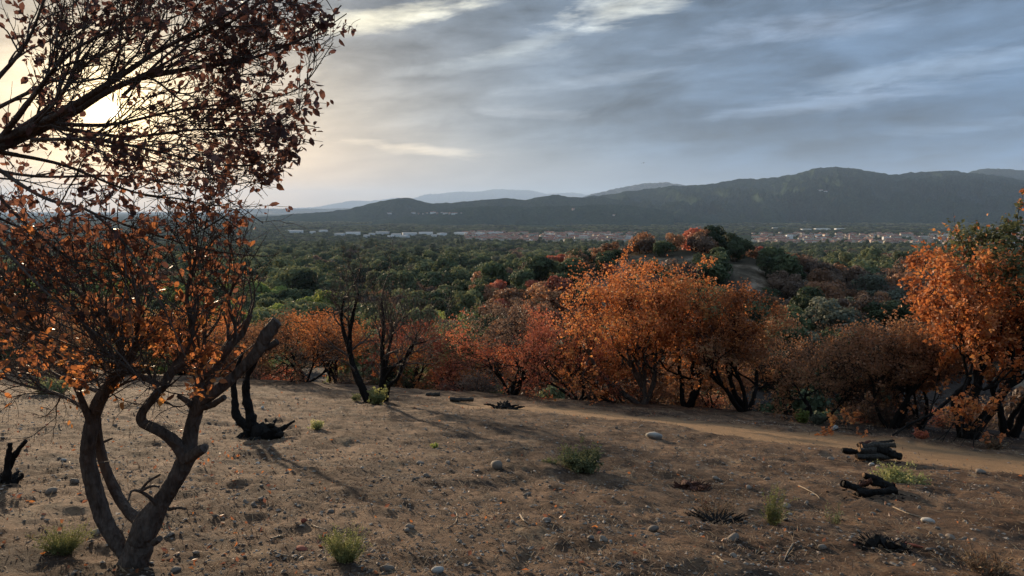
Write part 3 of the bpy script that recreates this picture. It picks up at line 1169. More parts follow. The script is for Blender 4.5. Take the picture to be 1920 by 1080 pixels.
# the tree with two stems and hardly a leaf left
def traced_tree(name, label, D, limbs, material, seed, lv=(5, 6, 5), lens=(1.1, .55, .25), leaf=None, nleaf=0, lsize=.07, wander=.24, up=.05, group=None, twig_r=.006, twigs=None, base=None):
    """limbs: list of (list of (px,row,dD), r0, r1, children?) traced where the tree stands"""
    g = np.random.default_rng(seed)
    root = thing(name, label, 'tree', base or Vector((P(*limbs[0][0][0][:2], D).x, D, gz(P(*limbs[0][0][0][:2], D).x, D))), group=group)
    off = np.array(root.location)
    a = Acc()
    st, dr, rr = [], [], []
    for pts, r0, r1, nch in limbs:
        w = np.array([P(p[0], p[1], D + p[2]) for p in pts])
        rad = np.linspace(r0, r1, len(w))
        add_tube(a, w, rad, 10, 4, .05, g)
        if nch:
            p, r = smooth_poly(w, rad, 6)
            s, d, q = kids(g, p[None], r[None], nch, .25, 1, .7, .3, up)
            st.append(s); dr.append(d); rr.append(q)
    link('trunk', a.mesh('trunk', material, origin=off), root)
    s, d, q = np.concatenate(st), np.concatenate(dr), np.concatenate(rr)
    p1, r1 = walk(g, s, d, lens[0] * g.uniform(.6, 1.3, len(s)), 7, wander, up, np.minimum(q * .6, .05), np.full(len(s), twig_r * 1.5))
    s, d, q = kids(g, p1, r1, lv[1], .2, 1, .7, .3, up * .5)
    p2, r2 = walk(g, s, d, lens[1] * g.uniform(.6, 1.3, len(s)), 5, wander, up, q * .6, np.full(len(s), twig_r))
    s, d, q = kids(g, p2, r2, lv[2], .2, 1, .7, .3)
    p3, r3 = walk(g, s, d, lens[2] * g.uniform(.5, 1.3, len(s)), 4, wander, 0, q * .6, np.full(len(s), twig_r * .6))
    a = Acc()
    for p, r, k in ((p1, r1, 5), (p2, r2, 4), (p3, r3, 3)):
        v, qd = tube_batch(p, r, k); a.add(v, qd)
    link('twigs', a.mesh('twigs', twigs or material, origin=off), root, kind='stuff')
    if nleaf:
        i = g.integers(0, len(p3), nleaf)
        pos = p3[i, -1] + g.normal(0, .05, (nleaf, 3))
        v, qd, t, k = leaf_batch(g, pos - off, lsize * g.uniform(.6, 1.3, nleaf))
        link('foliage', new_mesh('foliage', v, t, M[leaf], False, {'tint': np.repeat(g.uniform(0, 1, nleaf), 4)}), root, kind='stuff')
    return root


b1 = G(690, 754)
traced_tree('bare_tree', 'bare black tree with two curving stems and a yellow sprout at its foot', b1.y,
            [([(694, 760, 0), (678, 725, 0), (660, 680, .1), (655, 640, .2), (662, 590, .1), (672, 550, 0)], .15, .035, 9),
             ([(657, 665, .1), (644, 620, -.1), (640, 590, -.2), (645, 560, -.2)], .07, .03, 7),
             ([(716, 757, .1), (714, 735, .1), (720, 700, .1), (717, 660, 0), (719, 610, 0), (715, 560, .1)], .15, .03, 10),
             ([(719, 715, .1), (735, 690, -.2), (748, 680, -.3), (770, 660, -.4), (782, 625, -.5)], .07, .025, 8),
             ([(724, 757, 0), (728, 725, -.2), (745, 710, -.4), (757, 680, -.5), (770, 650, -.7), (800, 640, -.8)], .09, .02, 8),
             ([(722, 690, .1), (730, 650, .4), (742, 610, .6), (765, 590, .8)], .07, .02, 8)],
            M['char'], 41, lens=(1.25, .72, .34), leaf='dull', nleaf=900, lsize=.05, twig_r=.0055, wander=.2, up=.10, twigs=M['twig'])


# ------------------------------------------------------------------ trees beyond the slope
def crown_mesh(name, material, g, n=1500, squash=.8, lobes=14, lsize=.17, pointy=False):
    """unit crown, radius about 1, base at z=0"""
    c = g.normal(0, 1, (lobes, 3)); c = nrm(c) * g.uniform(.30, .66, (lobes, 1))
    c[:, 2] = c[:, 2] * squash + squash * .95
    if pointy:
        c[:, :2] *= (1.25 - c[:, 2:3] / 2.2).clip(.2, 1)
        c[:, 2] *= 1.5
    rl = g.uniform(.28, .50, lobes)
    i = g.integers(0, lobes, n)
    d = nrm(g.normal(0, 1, (n, 3)))
    d[:, 2] = np.where((d[:, 2] < 0) & (g.uniform(0, 1, n) < .5), -d[:, 2], d[:, 2])
    pos = c[i] + d * rl[i, None] * g.uniform(.72, 1.06, (n, 1)) * np.array([1, 1, .85])
    s = lsize * g.uniform(.6, 1.4, n)
    u = nrm(np.cross(d, g.normal(0, 1, (n, 3))))
    w = np.cross(nrm(d + g.normal(0, .35, (n, 3))), u)
    k = s[:, None]
    v = np.stack([pos - u * k * .5, pos + w * k * .42 + d * k * .12, pos + u * k * .5, pos - w * k * .42 + d * k * .12], 1)
    ii = np.arange(n)[:, None] * 4
    t = np.concatenate([ii + [0, 1, 2], ii + [0, 2, 3]])
    tint = np.clip(g.uniform(.25, .75, lobes)[i] + g.normal(0, .15, n), 0, 1)
    return v.reshape(-1, 3), t, np.repeat(tint, 4)


def stem_geom(g, h=1.0):
    a = Acc()
    base = np.zeros((3, 3)); base[:, 2] = -.25
    d = np.array([[.25, 0, 1], [-.25, .15, 1], [0, -.25, 1]]) + g.normal(0, .1, (3, 3))
    p, r = walk(g, base, d, np.full(3, 1.25), 5, .15, .05, np.full(3, .055), np.full(3, .02))
    v, q = tube_batch(p, r, 5); a.add(v, q)
    s, dd, rr = kids(g, p, r, 4, .3, 1, .8)
    p, r = walk(g, s, dd, np.full(len(s), .55), 4, .2, .03, rr * .6, np.full(len(s), .006))
    v, q = tube_batch(p, r, 3); a.add(v, q)
    return a


KINDS = {}
for kname, mt, nvar, n, sq, ls in (('green', 'green', 4, 1700, .82, .17), ('olive', 'olive', 3, 1500, .8, .17), ('lime', 'lime', 2, 1600, .85, .16), ('rust', 'rust', 3, 1400, .78, .15),
                                   ('red', 'red', 2, 1400, .8, .15), ('dull', 'dull', 3, 1000, .8, .14), ('grey', 'grey', 2, 1100, .9, .15), ('pointy', 'green', 2, 1300, 1.1, .17)):
    KINDS[kname] = []
    for k in range(nvar):
        g = np.random.default_rng(abs(hash_ := sum(map(ord, kname)) * 31 + k))
        v, t, tn = crown_mesh(kname, mt, g, n, sq, 15, ls, kname == 'pointy')
        cm = new_mesh('crown', v, t, M[mt], False, {'tint': tn})
        tm = stem_geom(g).mesh('trunk', M['char'] if kname in ('rust', 'red', 'dull') else M['bark'])
        KINDS[kname].append((cm, tm))


def veg_kind(px, D):
    """what grows where, as far as the photograph tells"""
    if D < 125:
        if px < 900: w = dict(lime=.22, olive=.36, green=.17, dull=.25)
        elif px < 1120: w = dict(rust=.3, green=.3, dull=.2, olive=.2)
        elif px < 1440: w = dict(rust=.5, green=.3, dull=.2)
        elif px < 1640: w = dict(green=.5, grey=.15, dull=.35)
        else: w = dict(dull=.6, rust=.25, green=.15)
    elif D < 265:
        if px < 620: w = dict(lime=.35, olive=.35, green=.30)
        elif px < 900: w = dict(olive=.42, green=.28, rust=.15, dull=.15)
        elif px < 1160: w = dict(rust=.22, red=.08, green=.42, dull=.18, olive=.10)
        elif px < 1500:
            if D > 178: w = dict(rust=.45, dull=.2, green=.22, olive=.08, red=.05)
            else: w = dict(green=.55, dull=.25, rust=.12, olive=.08)
        else: w = dict(dull=.62, rust=.18, grey=.2)
    elif D < 520:
        if px < 900: w = dict(green=.46, olive=.32, dull=.16, grey=.06)
        elif px < 1200: w = dict(green=.36, rust=.24, dull=.15, olive=.25)
        else: w = dict(olive=.30, dull=.34, green=.26, rust=.10)
    elif D < 1300:
        w = dict(green=.40, olive=.36, grey=.15, pointy=.05, dull=.04) if px < 1250 else dict(green=.30, olive=.34, grey=.15, dull=.18, pointy=.03)
    else:
        w = dict(green=.62, olive=.25, grey=.06, pointy=.07)
    return w


def scatter(D0, D1, spacing, g, half=.66, jitter=True):
    """points over the sector between D0 and D1, evenly over the land"""
    area = half * (D1 * D1 - D0 * D0)
    n = int(area / (spacing * spacing))
    D = np.sqrt(g.uniform(D0 * D0, D1 * D1, n))
    th = g.uniform(-half, half, n)
    x, y = D * np.sin(th), D * np.cos(th)
    # push apart: one per cell
    cell = spacing * .72
    key = np.round(x / cell).astype(np.int64) * 1000003 + np.round(y / cell).astype(np.int64)
    _, i = np.unique(key, return_index=True)
    return x[i], y[i]


gT = np.random.default_rng(5)
cand = []
for D0, D1, sp, r0_, r1_ in ((48, 130, 4.4, 1.3, 2.6), (130, 265, 4.7, 1.8, 3.7), (265, 520, 8.2, 3.2, 6.6), (520, 1000, 12, 4.5, 8.5), (1000, 2250, 18, 6, 10.5)):
    x, y = scatter(D0, D1, sp, gT)
    z = terrain(x, y)
    bm = bare_mask(x, y) if D1 < 500 else np.zeros_like(x)
    pxs = px_of(x / y)
    de = np.interp(x / y, AE, DE)
    clear = vnoise(x / 45, y / 45, 91)
    for i in range(len(x)):
        if bm[i] > .28 and y[i] < 260:
            if gT.uniform() > (.10 if pxs[i] < 1420 else .28):
                continue
        if y[i] < de[i] + 9:
            continue
        # open brown ground on the left mid slope
        if 620 < pxs[i] < 780 and 300 < y[i] < 460 and clear[i] > .02 and gT.uniform() < .8:
            continue
        if 265 < y[i] and clear[i] > .27:
            continue
        w = veg_kind(pxs[i], y[i])
        # neighbours share a kind: draw from noise
        u = np.clip(.5 + 1.15 * vnoise(x[i] / (sp * 3.4), y[i] / (sp * 3.4), 61) + gT.normal(0, .16), 0, .999)
        c = 0
        for kk, ww in w.items():
            c += ww / sum(w.values())
            if u <= c:
                break
        rad = r0_ * (r1_ / r0_) ** (gT.uniform(-.15, 1.25))
        if bm[i] > .28:
            rad *= .5
        h = gT.uniform(.85, 1.2) * (1.9 if kk == 'pointy' and False else 1)
        if kk == 'pointy': rad *= .75
        cand.append((x[i], y[i], z[i], rad, rad * h, kk, pxs[i]))
# which of them the camera can see: walk outwards keeping the skyline of each column
cand.sort(key=lambda c: c[1])
sky_row = np.full(2600, 2000.0)          # index = px + 300
tD = np.exp(np.linspace(math.log(30), math.log(2300), 260))


def t_top(c):
    return (c[2] + 1.75 * c[4]) / c[1]


horizon_t = np.full(2600, -9.0)
colsT = (np.arange(2600) - 300 - 960) / (F * .99)
ter_t = np.array([terrain(colsT * d, np.full(2600, d)) / d for d in tD])
ter_run = np.maximum.accumulate(ter_t, 0)
edge_t = np.interp(np.arange(2600) - 300, [0, 470, 640, 780, 860, 1050, 1080, 1300, 1440, 1470, 1600, 1700, 1730, 1920],
                   [row_to_t(r) for r in (600, 610, 610, 620, 640, 600, 545, 545, 575, 660, 640, 640, 470, 470)])
ind, rest = [], []
run = edge_t.copy()
for c in cand:
    x, y, z, rad, h, kk, px = c
    i0 = int(px + 300 - rad / y * F); i1 = int(px + 300 + rad / y * F) + 1
    if i1 < 5 or i0 > 2595:
        rest.append((c, False)); continue
    i0, i1 = max(i0, 0), min(i1, 2600)
    k = np.searchsorted(tD, y) - 1
    tt = t_top(c)
    blocked = np.maximum(run[i0:i1], ter_run[max(k, 0), i0:i1])
    vis = np.clip(tt - blocked, 0, 1.75 * h / y).sum()
    inframe = 300 < px + 300 < 2220 + 0
    score = vis / F * F if inframe else 0
    rest.append((c, score * 1.0))
    run[i0:i1] = np.maximum(run[i0:i1], tt - .35 * h / y)
order = sorted(range(len(rest)), key=lambda i: -float(rest[i][1]))
pick = {'g': 0, 'b': 0}
chosen = set()
for i in order:
    fam = 'b' if rest[i][0][5] in ('rust', 'red', 'dull') else 'g'
    if pick[fam] >= (250 if fam == 'g' else 200) or float(rest[i][1]) <= 0:
        continue
    pick[fam] += 1
    chosen.add(i)
LAB = {'green': ('green_tree', 'dark green tree'), 'olive': ('green_tree', 'olive tree'), 'lime': ('green_tree', 'yellow green tree'),
       'grey': ('green_tree', 'grey green tree'), 'pointy': ('green_tree', 'narrow green tree'), 'rust': ('brown_tree', 'rusty tree'),
       'red': ('brown_tree', 'reddish tree'), 'dull': ('brown_tree', 'dull brown tree')}
used = 0


def where(px, D):
    if D < 125: return 'on the spur' if px > 1450 else 'in the dip'
    if D < 265:
        if px < 620: return 'below the bare slope'
        if px < 940: return 'on the slope left of the knoll'
        if px < 1160: return 'on the left flank of the knoll'
        if px < 1500: return 'on top of the knoll' if D > 178 else 'on the front of the knoll'
        return 'on the brown ridge'
    if D < 520: return 'in the valley wood'
    return 'on the valley floor'


MARKS = [(60, 'the left picture edge'), (200, 'the forked tree'), (400, 'the sawn stub'), (520, 'the charred stump'), (610, 'the low sprawling tree'), (680, 'the bare tree'), (740, 'the yellow sprout'), (800, 'the small red oak'),
         (880, 'the olive oak'), (960, 'the crooked oak'), (1040, 'the arching oak'), (1110, 'the glowing oak'), (1200, 'the tallest orange oak'), (1300, 'the second orange oak'), (1390, 'the three-stemmed oak'), (1470, 'the leaning rusty tree'),
         (1540, 'the path sprouts'), (1610, 'the left log ends'), (1670, 'the log piles'), (1730, 'the low-leaved trunk'), (1820, 'the green-tufted oak'), (1900, 'the right picture edge')]


def mark(px):
    return min(MARKS, key=lambda m: abs(m[0] - px))[1]


for i in sorted(chosen, key=lambda i: rest[i][0][1]):
    x, y, z, rad, h, kk, px = rest[i][0]
    nm, lb = LAB[kk]
    wh = where(px, y)
    cm, tm = KINDS[kk][int(gT.integers(0, len(KINDS[kk])))]
    size = 'small ' if rad < np.interp(y, [60, 265, 500, 1000], [1.9, 2.5, 4.4, 6]) else 'broad '
    rt = thing(nm, f'{size}{lb} {wh}, above {mark(px)}', 'tree', (x, y, z - .1 * h), (0, 0, gT.uniform(0, 6.28)), (rad, rad * gT.uniform(.85, 1.15), h), group=f'{lb}s {wh}')
    link('trunk', tm, rt)
    link('crown', cm, rt, kind='stuff')
rest_pts = [rest[i][0] for i in range(len(rest)) if i not in chosen]

# hedges, copses and tree lines of the plain, farther than one can tell trees apart
g = np.random.default_rng(77)
nF = 21000
Df = 2300 * np.exp(g.uniform(0, 1, nF) ** .8 * math.log(7500 / 2300))
th = g.uniform(-.64, .64, nF)
xF, yF = Df * np.sin(th), Df * np.cos(th)
keep = (fbm(xF / 260, yF / 900, 3, 303) > -.10)
pxF = px_of(xF / yF)
town_zone = ((pxF > 540) & (pxF < 1200) & (yF > 2400) & (yF < 3600)) | ((pxF > 1400) & (pxF < 1960) & (yF > 2150) & (yF < 3450))
keep &= ~(town_zone & (g.uniform(0, 1, nF) < .55))
keep |= (pxF < 900) & (yF < 3900)
for x, y in zip(xF[keep], yF[keep]):
    s = g.uniform(6, 11) * (1 + (y - 2300) / 9000)
    if 2150 < y < 3500:
        s *= .72
    rest_pts.append((x, y, PLAIN - 1, s * g.uniform(1, 1.9), s * .62, ['green', 'olive', 'green', 'grey', 'green'][int(g.integers(0, 5))], 0))

variants, vid = [], {}
vcol = bpy.data.collections.new('forest_kinds')
for kk, lst in KINDS.items():
    for j, (cm, tm) in enumerate(lst):
        o = bpy.data.objects.new('kind_%02d' % len(variants), cm)
        vcol.objects.link(o)
        vid[(kk, j)] = len(variants)
        variants.append(o)
npnt = len(rest_pts)
pm_ = bpy.data.meshes.new('forest')
pm_.vertices.add(npnt)
arr = np.array([(p[0], p[1], p[2] - .1 * p[4]) for p in rest_pts], dtype=np.float32)
pm_.vertices.foreach_set('co', arr.ravel())
a = pm_.attributes.new('kid', 'INT', 'POINT')
a.data.foreach_set('value', np.array([vid[(p[5], int(gT.integers(0, len(KINDS[p[5]]))))] for p in rest_pts], dtype=np.int32))
a = pm_.attributes.new('size', 'FLOAT_VECTOR', 'POINT')
a.data.foreach_set('vector', np.array([(p[3], p[3], p[4]) for p in rest_pts], dtype=np.float32).ravel())
a = pm_.attributes.new('turn', 'FLOAT_VECTOR', 'POINT')
a.data.foreach_set('vector', np.array([(0, 0, gT.uniform(0, 6.28)) for p in rest_pts], dtype=np.float32).ravel())
ng = bpy.data.node_groups.new('forest', 'GeometryNodeTree')
ng.interface.new_socket('Geometry', in_out='INPUT', socket_type='NodeSocketGeometry')
ng.interface.new_socket('Geometry', in_out='OUTPUT', socket_type='NodeSocketGeometry')
gi = ng.nodes.new('NodeGroupInput'); go = ng.nodes.new('NodeGroupOutput')
iop = ng.nodes.new('GeometryNodeInstanceOnPoints')
ci = ng.nodes.new('GeometryNodeCollectionInfo')
ci.inputs['Collection'].default_value = vcol
ci.inputs['Separate Children'].default_value = True
ci.inputs['Reset Children'].default_value = True


def named(nm, ty):
    n = ng.nodes.new('GeometryNodeInputNamedAttribute')
    n.data_type = ty
    n.inputs['Name'].default_value = nm
    return n.outputs['Attribute']


ng.links.new(gi.outputs[0], iop.inputs['Points'])
ng.links.new(ci.outputs[0], iop.inputs['Instance'])
iop.inputs['Pick Instance'].default_value = True
ng.links.new(named('kid', 'INT'), iop.inputs['Instance Index'])
ng.links.new(named('size', 'FLOAT_VECTOR'), iop.inputs['Scale'])
ng.links.new(named('turn', 'FLOAT_VECTOR'), iop.inputs['Rotation'])
ng.links.new(iop.outputs[0], go.inputs[0])
fo = link('forest', pm_, kind='stuff')
md = fo.modifiers.new('trees', 'NODES')
md.node_group = ng


# ------------------------------------------------------------------ the town
def wall_f(c):
    def f():
        return scalec(c, .8 + obj_random() * .35)
    return f


M['wall_cream'] = mat('cream render wall', wall_f((.62, .56, .46)), .9, .1)
M['wall_white'] = mat('white wall', wall_f((.80, .79, .76)), .9, .1)
M['wall_pink'] = mat('pinkish render wall', wall_f((.56, .43, .36)), .9, .1)
M['roof_tile'] = mat('terracotta roof tiles', wall_f((.30, .14, .095)), .9, .1)
M['roof_grey'] = mat('grey metal roof', wall_f((.60, .61, .62)), .6, .3)
M['window'] = mat('dark window', lambda: scalec((.04, .045, .05), 1.0 + obj_random() * .2), .3, .5)


def house_mesh(name, L, W, H, rh, wall, roof, flat=False, floors=2, seed=0):
    """gabled house or flat shed with eaves and recessed-looking window panes set into the long sides"""
    g = np.random.default_rng(seed)
    v, q, t, mi_q, mi_t = [], [], [], [], []
    def quad(a, b, c, d, m):
        n = len(v); v.extend([a, b, c, d]); q.append((n, n + 1, n + 2, n + 3)); mi_q.append(m)
    def tri(a, b, c, m):
        n = len(v); v.extend([a, b, c]); t.append((n, n + 1, n + 2)); mi_t.append(m)
    x, y = L / 2, W / 2
    quad((-x, -y, -3), (x, -y, -3), (x, -y, H), (-x, -y, H), 0)
    quad((x, y, -3), (-x, y, -3), (-x, y, H), (x, y, H), 0)
    quad((x, -y, -3), (x, y, -3), (x, y, H), (x, -y, H), 0)
    quad((-x, y, -3), (-x, -y, -3), (-x, -y, H), (-x, y, H), 0)
    o = .5
    if flat:
        quad((-x - o, -y - o, H + .01), (x + o, -y - o, H + .01), (x + o, -y - o, H + .6), (-x - o, -y - o, H + .6), 1)
        quad((-x - o, -y - o, H + .6), (x + o, -y - o, H + .6), (x + o, y + o, H + 1.0), (-x - o, y + o, H + 1.0), 1)
        quad((x + o, -y - o, H), (x + o, y + o, H), (x + o, y + o, H + 1.0), (x + o, -y - o, H + .6), 1)
        quad((-x - o, y + o, H), (-x - o, -y - o, H), (-x - o, -y - o, H + .6), (-x - o, y + o, H + 1.0), 1)
    else:
        tri((x, -y, H), (x, y, H), (x, 0, H + rh), 0); tri((-x, y, H), (-x, -y, H), (-x, 0, H + rh), 0)
        e = -.25
        quad((-x - o, -y - o, H + e), (x + o, -y - o, H + e), (x + o, 0, H + rh + .12), (-x - o, 0, H + rh + .12), 1)
        quad((x + o, y + o, H + e), (-x - o, y + o, H + e), (-x - o, 0, H + rh + .12), (x + o, 0, H + rh + .12), 1)
        cx_ = g.uniform(-.3, .3) * L
        quad((cx_, -.8, H), (cx_ + .9, -.8, H), (cx_ + .9, -.8, H + rh + 1), (cx_, -.8, H + rh + 1), 0)
        quad((cx_ + .9, .0, H), (cx_, .0, H), (cx_, .0, H + rh + 1), (cx_ + .9, .0, H + rh + 1), 0)
        quad((cx_, -.8, H + rh + 1), (cx_ + .9, -.8, H + rh + 1), (cx_ + .9, 0, H + rh + 1), (cx_, 0, H + rh + 1), 1)
    fh = H / floors
    for side in (-1, 1):
        for k in range(floors):
            nx = max(2, int(L / 3.6))
            for j in range(nx):
                if g.uniform() < .2:
                    continue
                wx = -x + (j + .5) * L / nx; z0 = k * fh + fh * .35
                yy = side * (y + .03)
                a_, b_ = (wx - .6, wx + .6) if side < 0 else (wx + .6, wx - .6)
                quad((a_, yy, z0), (b_, yy, z0), (b_, yy, z0 + 1.4), (a_, yy, z0 + 1.4), 2)
    me = new_mesh(name, v, [np.array(q), np.array(t)] if t else [np.array(q)], [M[wall], M[roof], M['window']], False, None, mi_q + mi_t)
    return me


HM = [house_mesh('house', 11, 8, 5.2, 2.2, 'wall_cream', 'roof_tile', floors=2, seed=1),
      house_mesh('house', 14, 9, 6.2, 2.4, 'wall_pink', 'roof_tile', floors=2, seed=2),
      house_mesh('house', 9, 8, 4.0, 1.9, 'wall_white', 'roof_tile', floors=1, seed=3),
      house_mesh('house', 22, 9, 7.0, 2.3, 'wall_cream', 'roof_tile', floors=2, seed=4),
      house_mesh('house', 12, 10, 9.0, 2.2, 'wall_pink', 'roof_tile', floors=3, seed=5),
      house_mesh('house', 30, 10, 8.0, 2.2, 'wall_white', 'roof_tile', floors=3, seed=6)]
BM = [house_mesh('apartment_block', 22, 13, 13.0, 0, 'wall_white', 'roof_grey', True, 4, 7), house_mesh('apartment_block', 30, 12, 10.5, 0, 'wall_cream', 'roof_grey', True, 3, 8)]
SM = [house_mesh('warehouse', 60, 34, 8.5, 0, 'wall_white', 'roof_grey', True, 1, 9), house_mesh('warehouse', 95, 38, 9.0, 0, 'wall_white', 'roof_grey', True, 1, 10), house_mesh('warehouse', 38, 24, 7.0, 0, 'wall_white', 'roof_grey', True, 1, 11)]
gH = np.random.default_rng(8)
nH = 0
WORDS = {0: 'small cream house', 1: 'pinkish two-storey house', 2: 'low white house', 3: 'long cream house', 4: 'tall pinkish house', 5: 'long white terraced block'}


def put_house(me, name, label, cat, px, D, rz, group, s=1.0):
    a = (px - 960) / (F * .992)
    x = a * D
    link(name, me, None, (x, D, gz(x, D)), (0, 0, rz), s, label=label, category=cat, group=group)


extra = []
for zone, n, (p0, p1), (d0, d1), mixw in (
        ('red town', 112, (870, 1195), (2420, 3350), (.2, .25, .1, .25, .08, .12)),
        ('pale town', 150, (1405, 1960), (2180, 3250), (.22, .2, .18, .14, .14, .12))):
    for k in range(int(n * 3.2)):
        px = gH.uniform(p0, p1); D = d0 + (d1 - d0) * gH.uniform() ** 1.2
        if p0 < 900:
            D += max(0, (1000 - px)) * 1.6
        m = int(gH.choice(6, p=np.array(mixw) / sum(mixw)))
        rz = gH.choice([.15, -.35, .5]) + gH.normal(0, .15) + (1.57 if gH.uniform() < .25 else 0)
        if k < n:
            put_house(HM[m], 'house', f'{WORDS[m]} with tiled roof in the {zone}, above {mark(px)}', 'house', px, D, rz, f'{WORDS[m]}s in the {zone}', gH.uniform(.85, 1.3))
        else:
            extra.append((px, D, m, rz, gH.uniform(.85, 1.25)))
# the rest of the roofs, past telling apart
vv_, ff_, mm_ = [], [], []
for px, D, m, rz, s in extra:
    a = (px - 960) / (F * .992); x = a * D
    z = gz(x, D); c, sn = math.cos(rz) * s, math.sin(rz) * s
    me = HM[m]
    n0 = len(vv_)
    for vt in me.vertices:
        vv_.append((x + vt.co.x * c - vt.co.y * sn, D + vt.co.x * sn + vt.co.y * c, z + vt.co.z * s))
    for pl in me.polygons:
        ff_.append([n0 + i for i in pl.vertices]); mm_.append(pl.material_index)
tm_ = bpy.data.meshes.new('town')
tm_.from_pydata(vv_, [], ff_)
# its walls and roofs are drawn from the same few finishes
for q_ in ('wall_cream', 'roof_tile', 'window'):
    tm_.materials.append(M[q_])
tm_.polygons.foreach_set('material_index', np.array(mm_, dtype=np.int32))
link('town_houses', tm_, kind='stuff')
for k, (px, D, i) in enumerate([(560, 3420, 1), (590, 3350, 2), (610, 3500, 0), (665, 3150, 1), (640, 3000, 0), (700, 3080, 2), (720, 3200, 1), (745, 2930, 0), (770, 3060, 1), (690, 2850, 2), (735, 2800, 2), (760, 2750, 0),
                                (800, 3150, 1), (830, 3040, 0), (865, 3120, 1), (900, 3060, 0), (815, 2900, 2), (930, 3150, 1), (545, 3550, 2)]):
    put_house(SM[i], 'warehouse', f'white industrial shed {["beside the far wood", "at the edge of the white works", "in the middle of the white works", "next to the red roofs"][min(3, int((px - 540) / 100))]}, valley floor', 'warehouse', px, D, gH.normal(0, .5), 'white industrial sheds left of the red-roofed town', (.6, .6, 1.25))
for k, (px, D, i, lb) in enumerate([(1448, 4100, 2, 'small white shed standing alone before the wood beyond the knoll'), (1505, 3750, 0, 'white shed left of the longest white shed beyond the town'), (1535, 3800, 1, 'longest white shed beyond the town, below the mountain'), (1568, 3850, 0, 'white shed right of the longest white shed beyond the town')]):
    put_house(SM[i], 'warehouse', lb, 'warehouse', px, D, 0, 'white sheds beyond the pale town', (.75, .8, 1.1))
for k, (px, D, i) in enumerate([(1093, 2700, 1), (1070, 2950, 0), (1140, 2850, 1), (1178, 2600, 0), (1655, 2500, 0), (1510, 2800, 1), (1475, 2700, 0), (1725, 2650, 1), (1765, 2800, 1), (1030, 2900, 1)]):
    put_house(BM[i], 'apartment_block', ('flat-roofed pale block of flats among the red roofs left of the knoll' if px < 1300 else 'flat-roofed pale block of flats in the town below the mountain'), 'apartment block', px, D, gH.normal(0, .3), 'blocks of flats left of the knoll' if px < 1300 else 'blocks of flats below the mountain')
# church tower
mm2 = Acc()


def box(acc, x0, x1, y0, y1, z0, z1, tint=.5):
    v = [(x, y, z) for z in (z0, z1) for y in (y0, y1) for x in (x0, x1)]
    acc.add(v, [(0, 2, 3, 1), (4, 5, 7, 6), (0, 1, 5, 4), (2, 6, 7, 3), (0, 4, 6, 2), (1, 3, 7, 5)], tint=tint)


box(mm2, -3, 3, -3, 3, -2, 20)
tw = thing('church_tower', 'slim pink church tower rising over the roofs of the town below the mountain', 'tower', (P(1594, 440, 2500).x, 2500, gz(P(1594, 440, 2500).x, 2500)))
link('wall', mm2.mesh('wall', M['wall_pink'], False), tw)
mm2 = Acc()
mm2.add([(-3.3, -3.3, 20), (3.3, -3.3, 20), (3.3, 3.3, 20), (-3.3, 3.3, 20), (0, 0, 25)], None, [(0, 1, 4), (1, 2, 4), (2, 3, 4), (3, 0, 4)])
link('roof', mm2.mesh('roof', M['roof_tile'], False), tw)
# pale houses high on the mountain and at the foot of the left hill
def on_surface(px, row, obj_names=('mountain', 'hill')):
    best = None
    a, b = ray(px, row)
    d = Vector((a, 1, b)).normalized()
    for o in SC.objects:
        if o.name.split('.')[0] in obj_names:
            ok, loc, nn_, i_ = o.ray_cast(Vector((0, 0, 0)), d)
            if ok and (best is None or loc.length < best.length):
                best = loc
    return best


for (px, row, lb) in ((1538, 358, 'white building alone high on the wooded mountainside'), (1548, 359, 'smaller white building just right of the one high on the mountainside')):
    l_ = on_surface(px, row)
    if l_:
        link('hill_house', HM[5], None, l_ + Vector((0, 0, -2)), (0, 0, .1), 1.5 if px < 1545 else 1.0, label=lb, category='house')
for px, row in ((775, 398), (785, 399), (793, 399), (800, 398), (812, 398), (820, 399), (828, 397), (835, 399), (843, 399), (852, 400), (865, 398), (730, 399), (1152, 402), (1075, 392)):
    l_ = on_surface(px, row + 2)
    if l_:
        link('hill_house', HM[int(gH.integers(2, 6))], None, l_ + Vector((0, 0, -1)), (0, 0, gH.normal(0, .3)), gH.uniform(1.0, 1.6), label='pale house of the hamlet strung along the foot of the round hill' if px < 1000 else 'lone pale house on the lower slope right of the round hill', category='house', group='hamlet under the round hill' if px < 1000 else 'lone pale hill houses')

# ------------------------------------------------------------------ trees close by
def leaf_mesh(name, g, material, tint):
    v, q, t, k = leaf_batch(g, np.zeros((1, 3)), np.array([1.0]), 0, 2, aim=np.array([[1.5, 0, 0]]), width=.62)
    return new_mesh(name, v, q, M[material], True, {'tint': np.full(len(v), tint)})


gl = np.random.default_rng(4)
LEAVES = [leaf_mesh('leaf', gl, 'nearleaf', t_) for t_ in (.1, .2, .3, .4, .5, .6, .7, .8, .9, 1.0)]


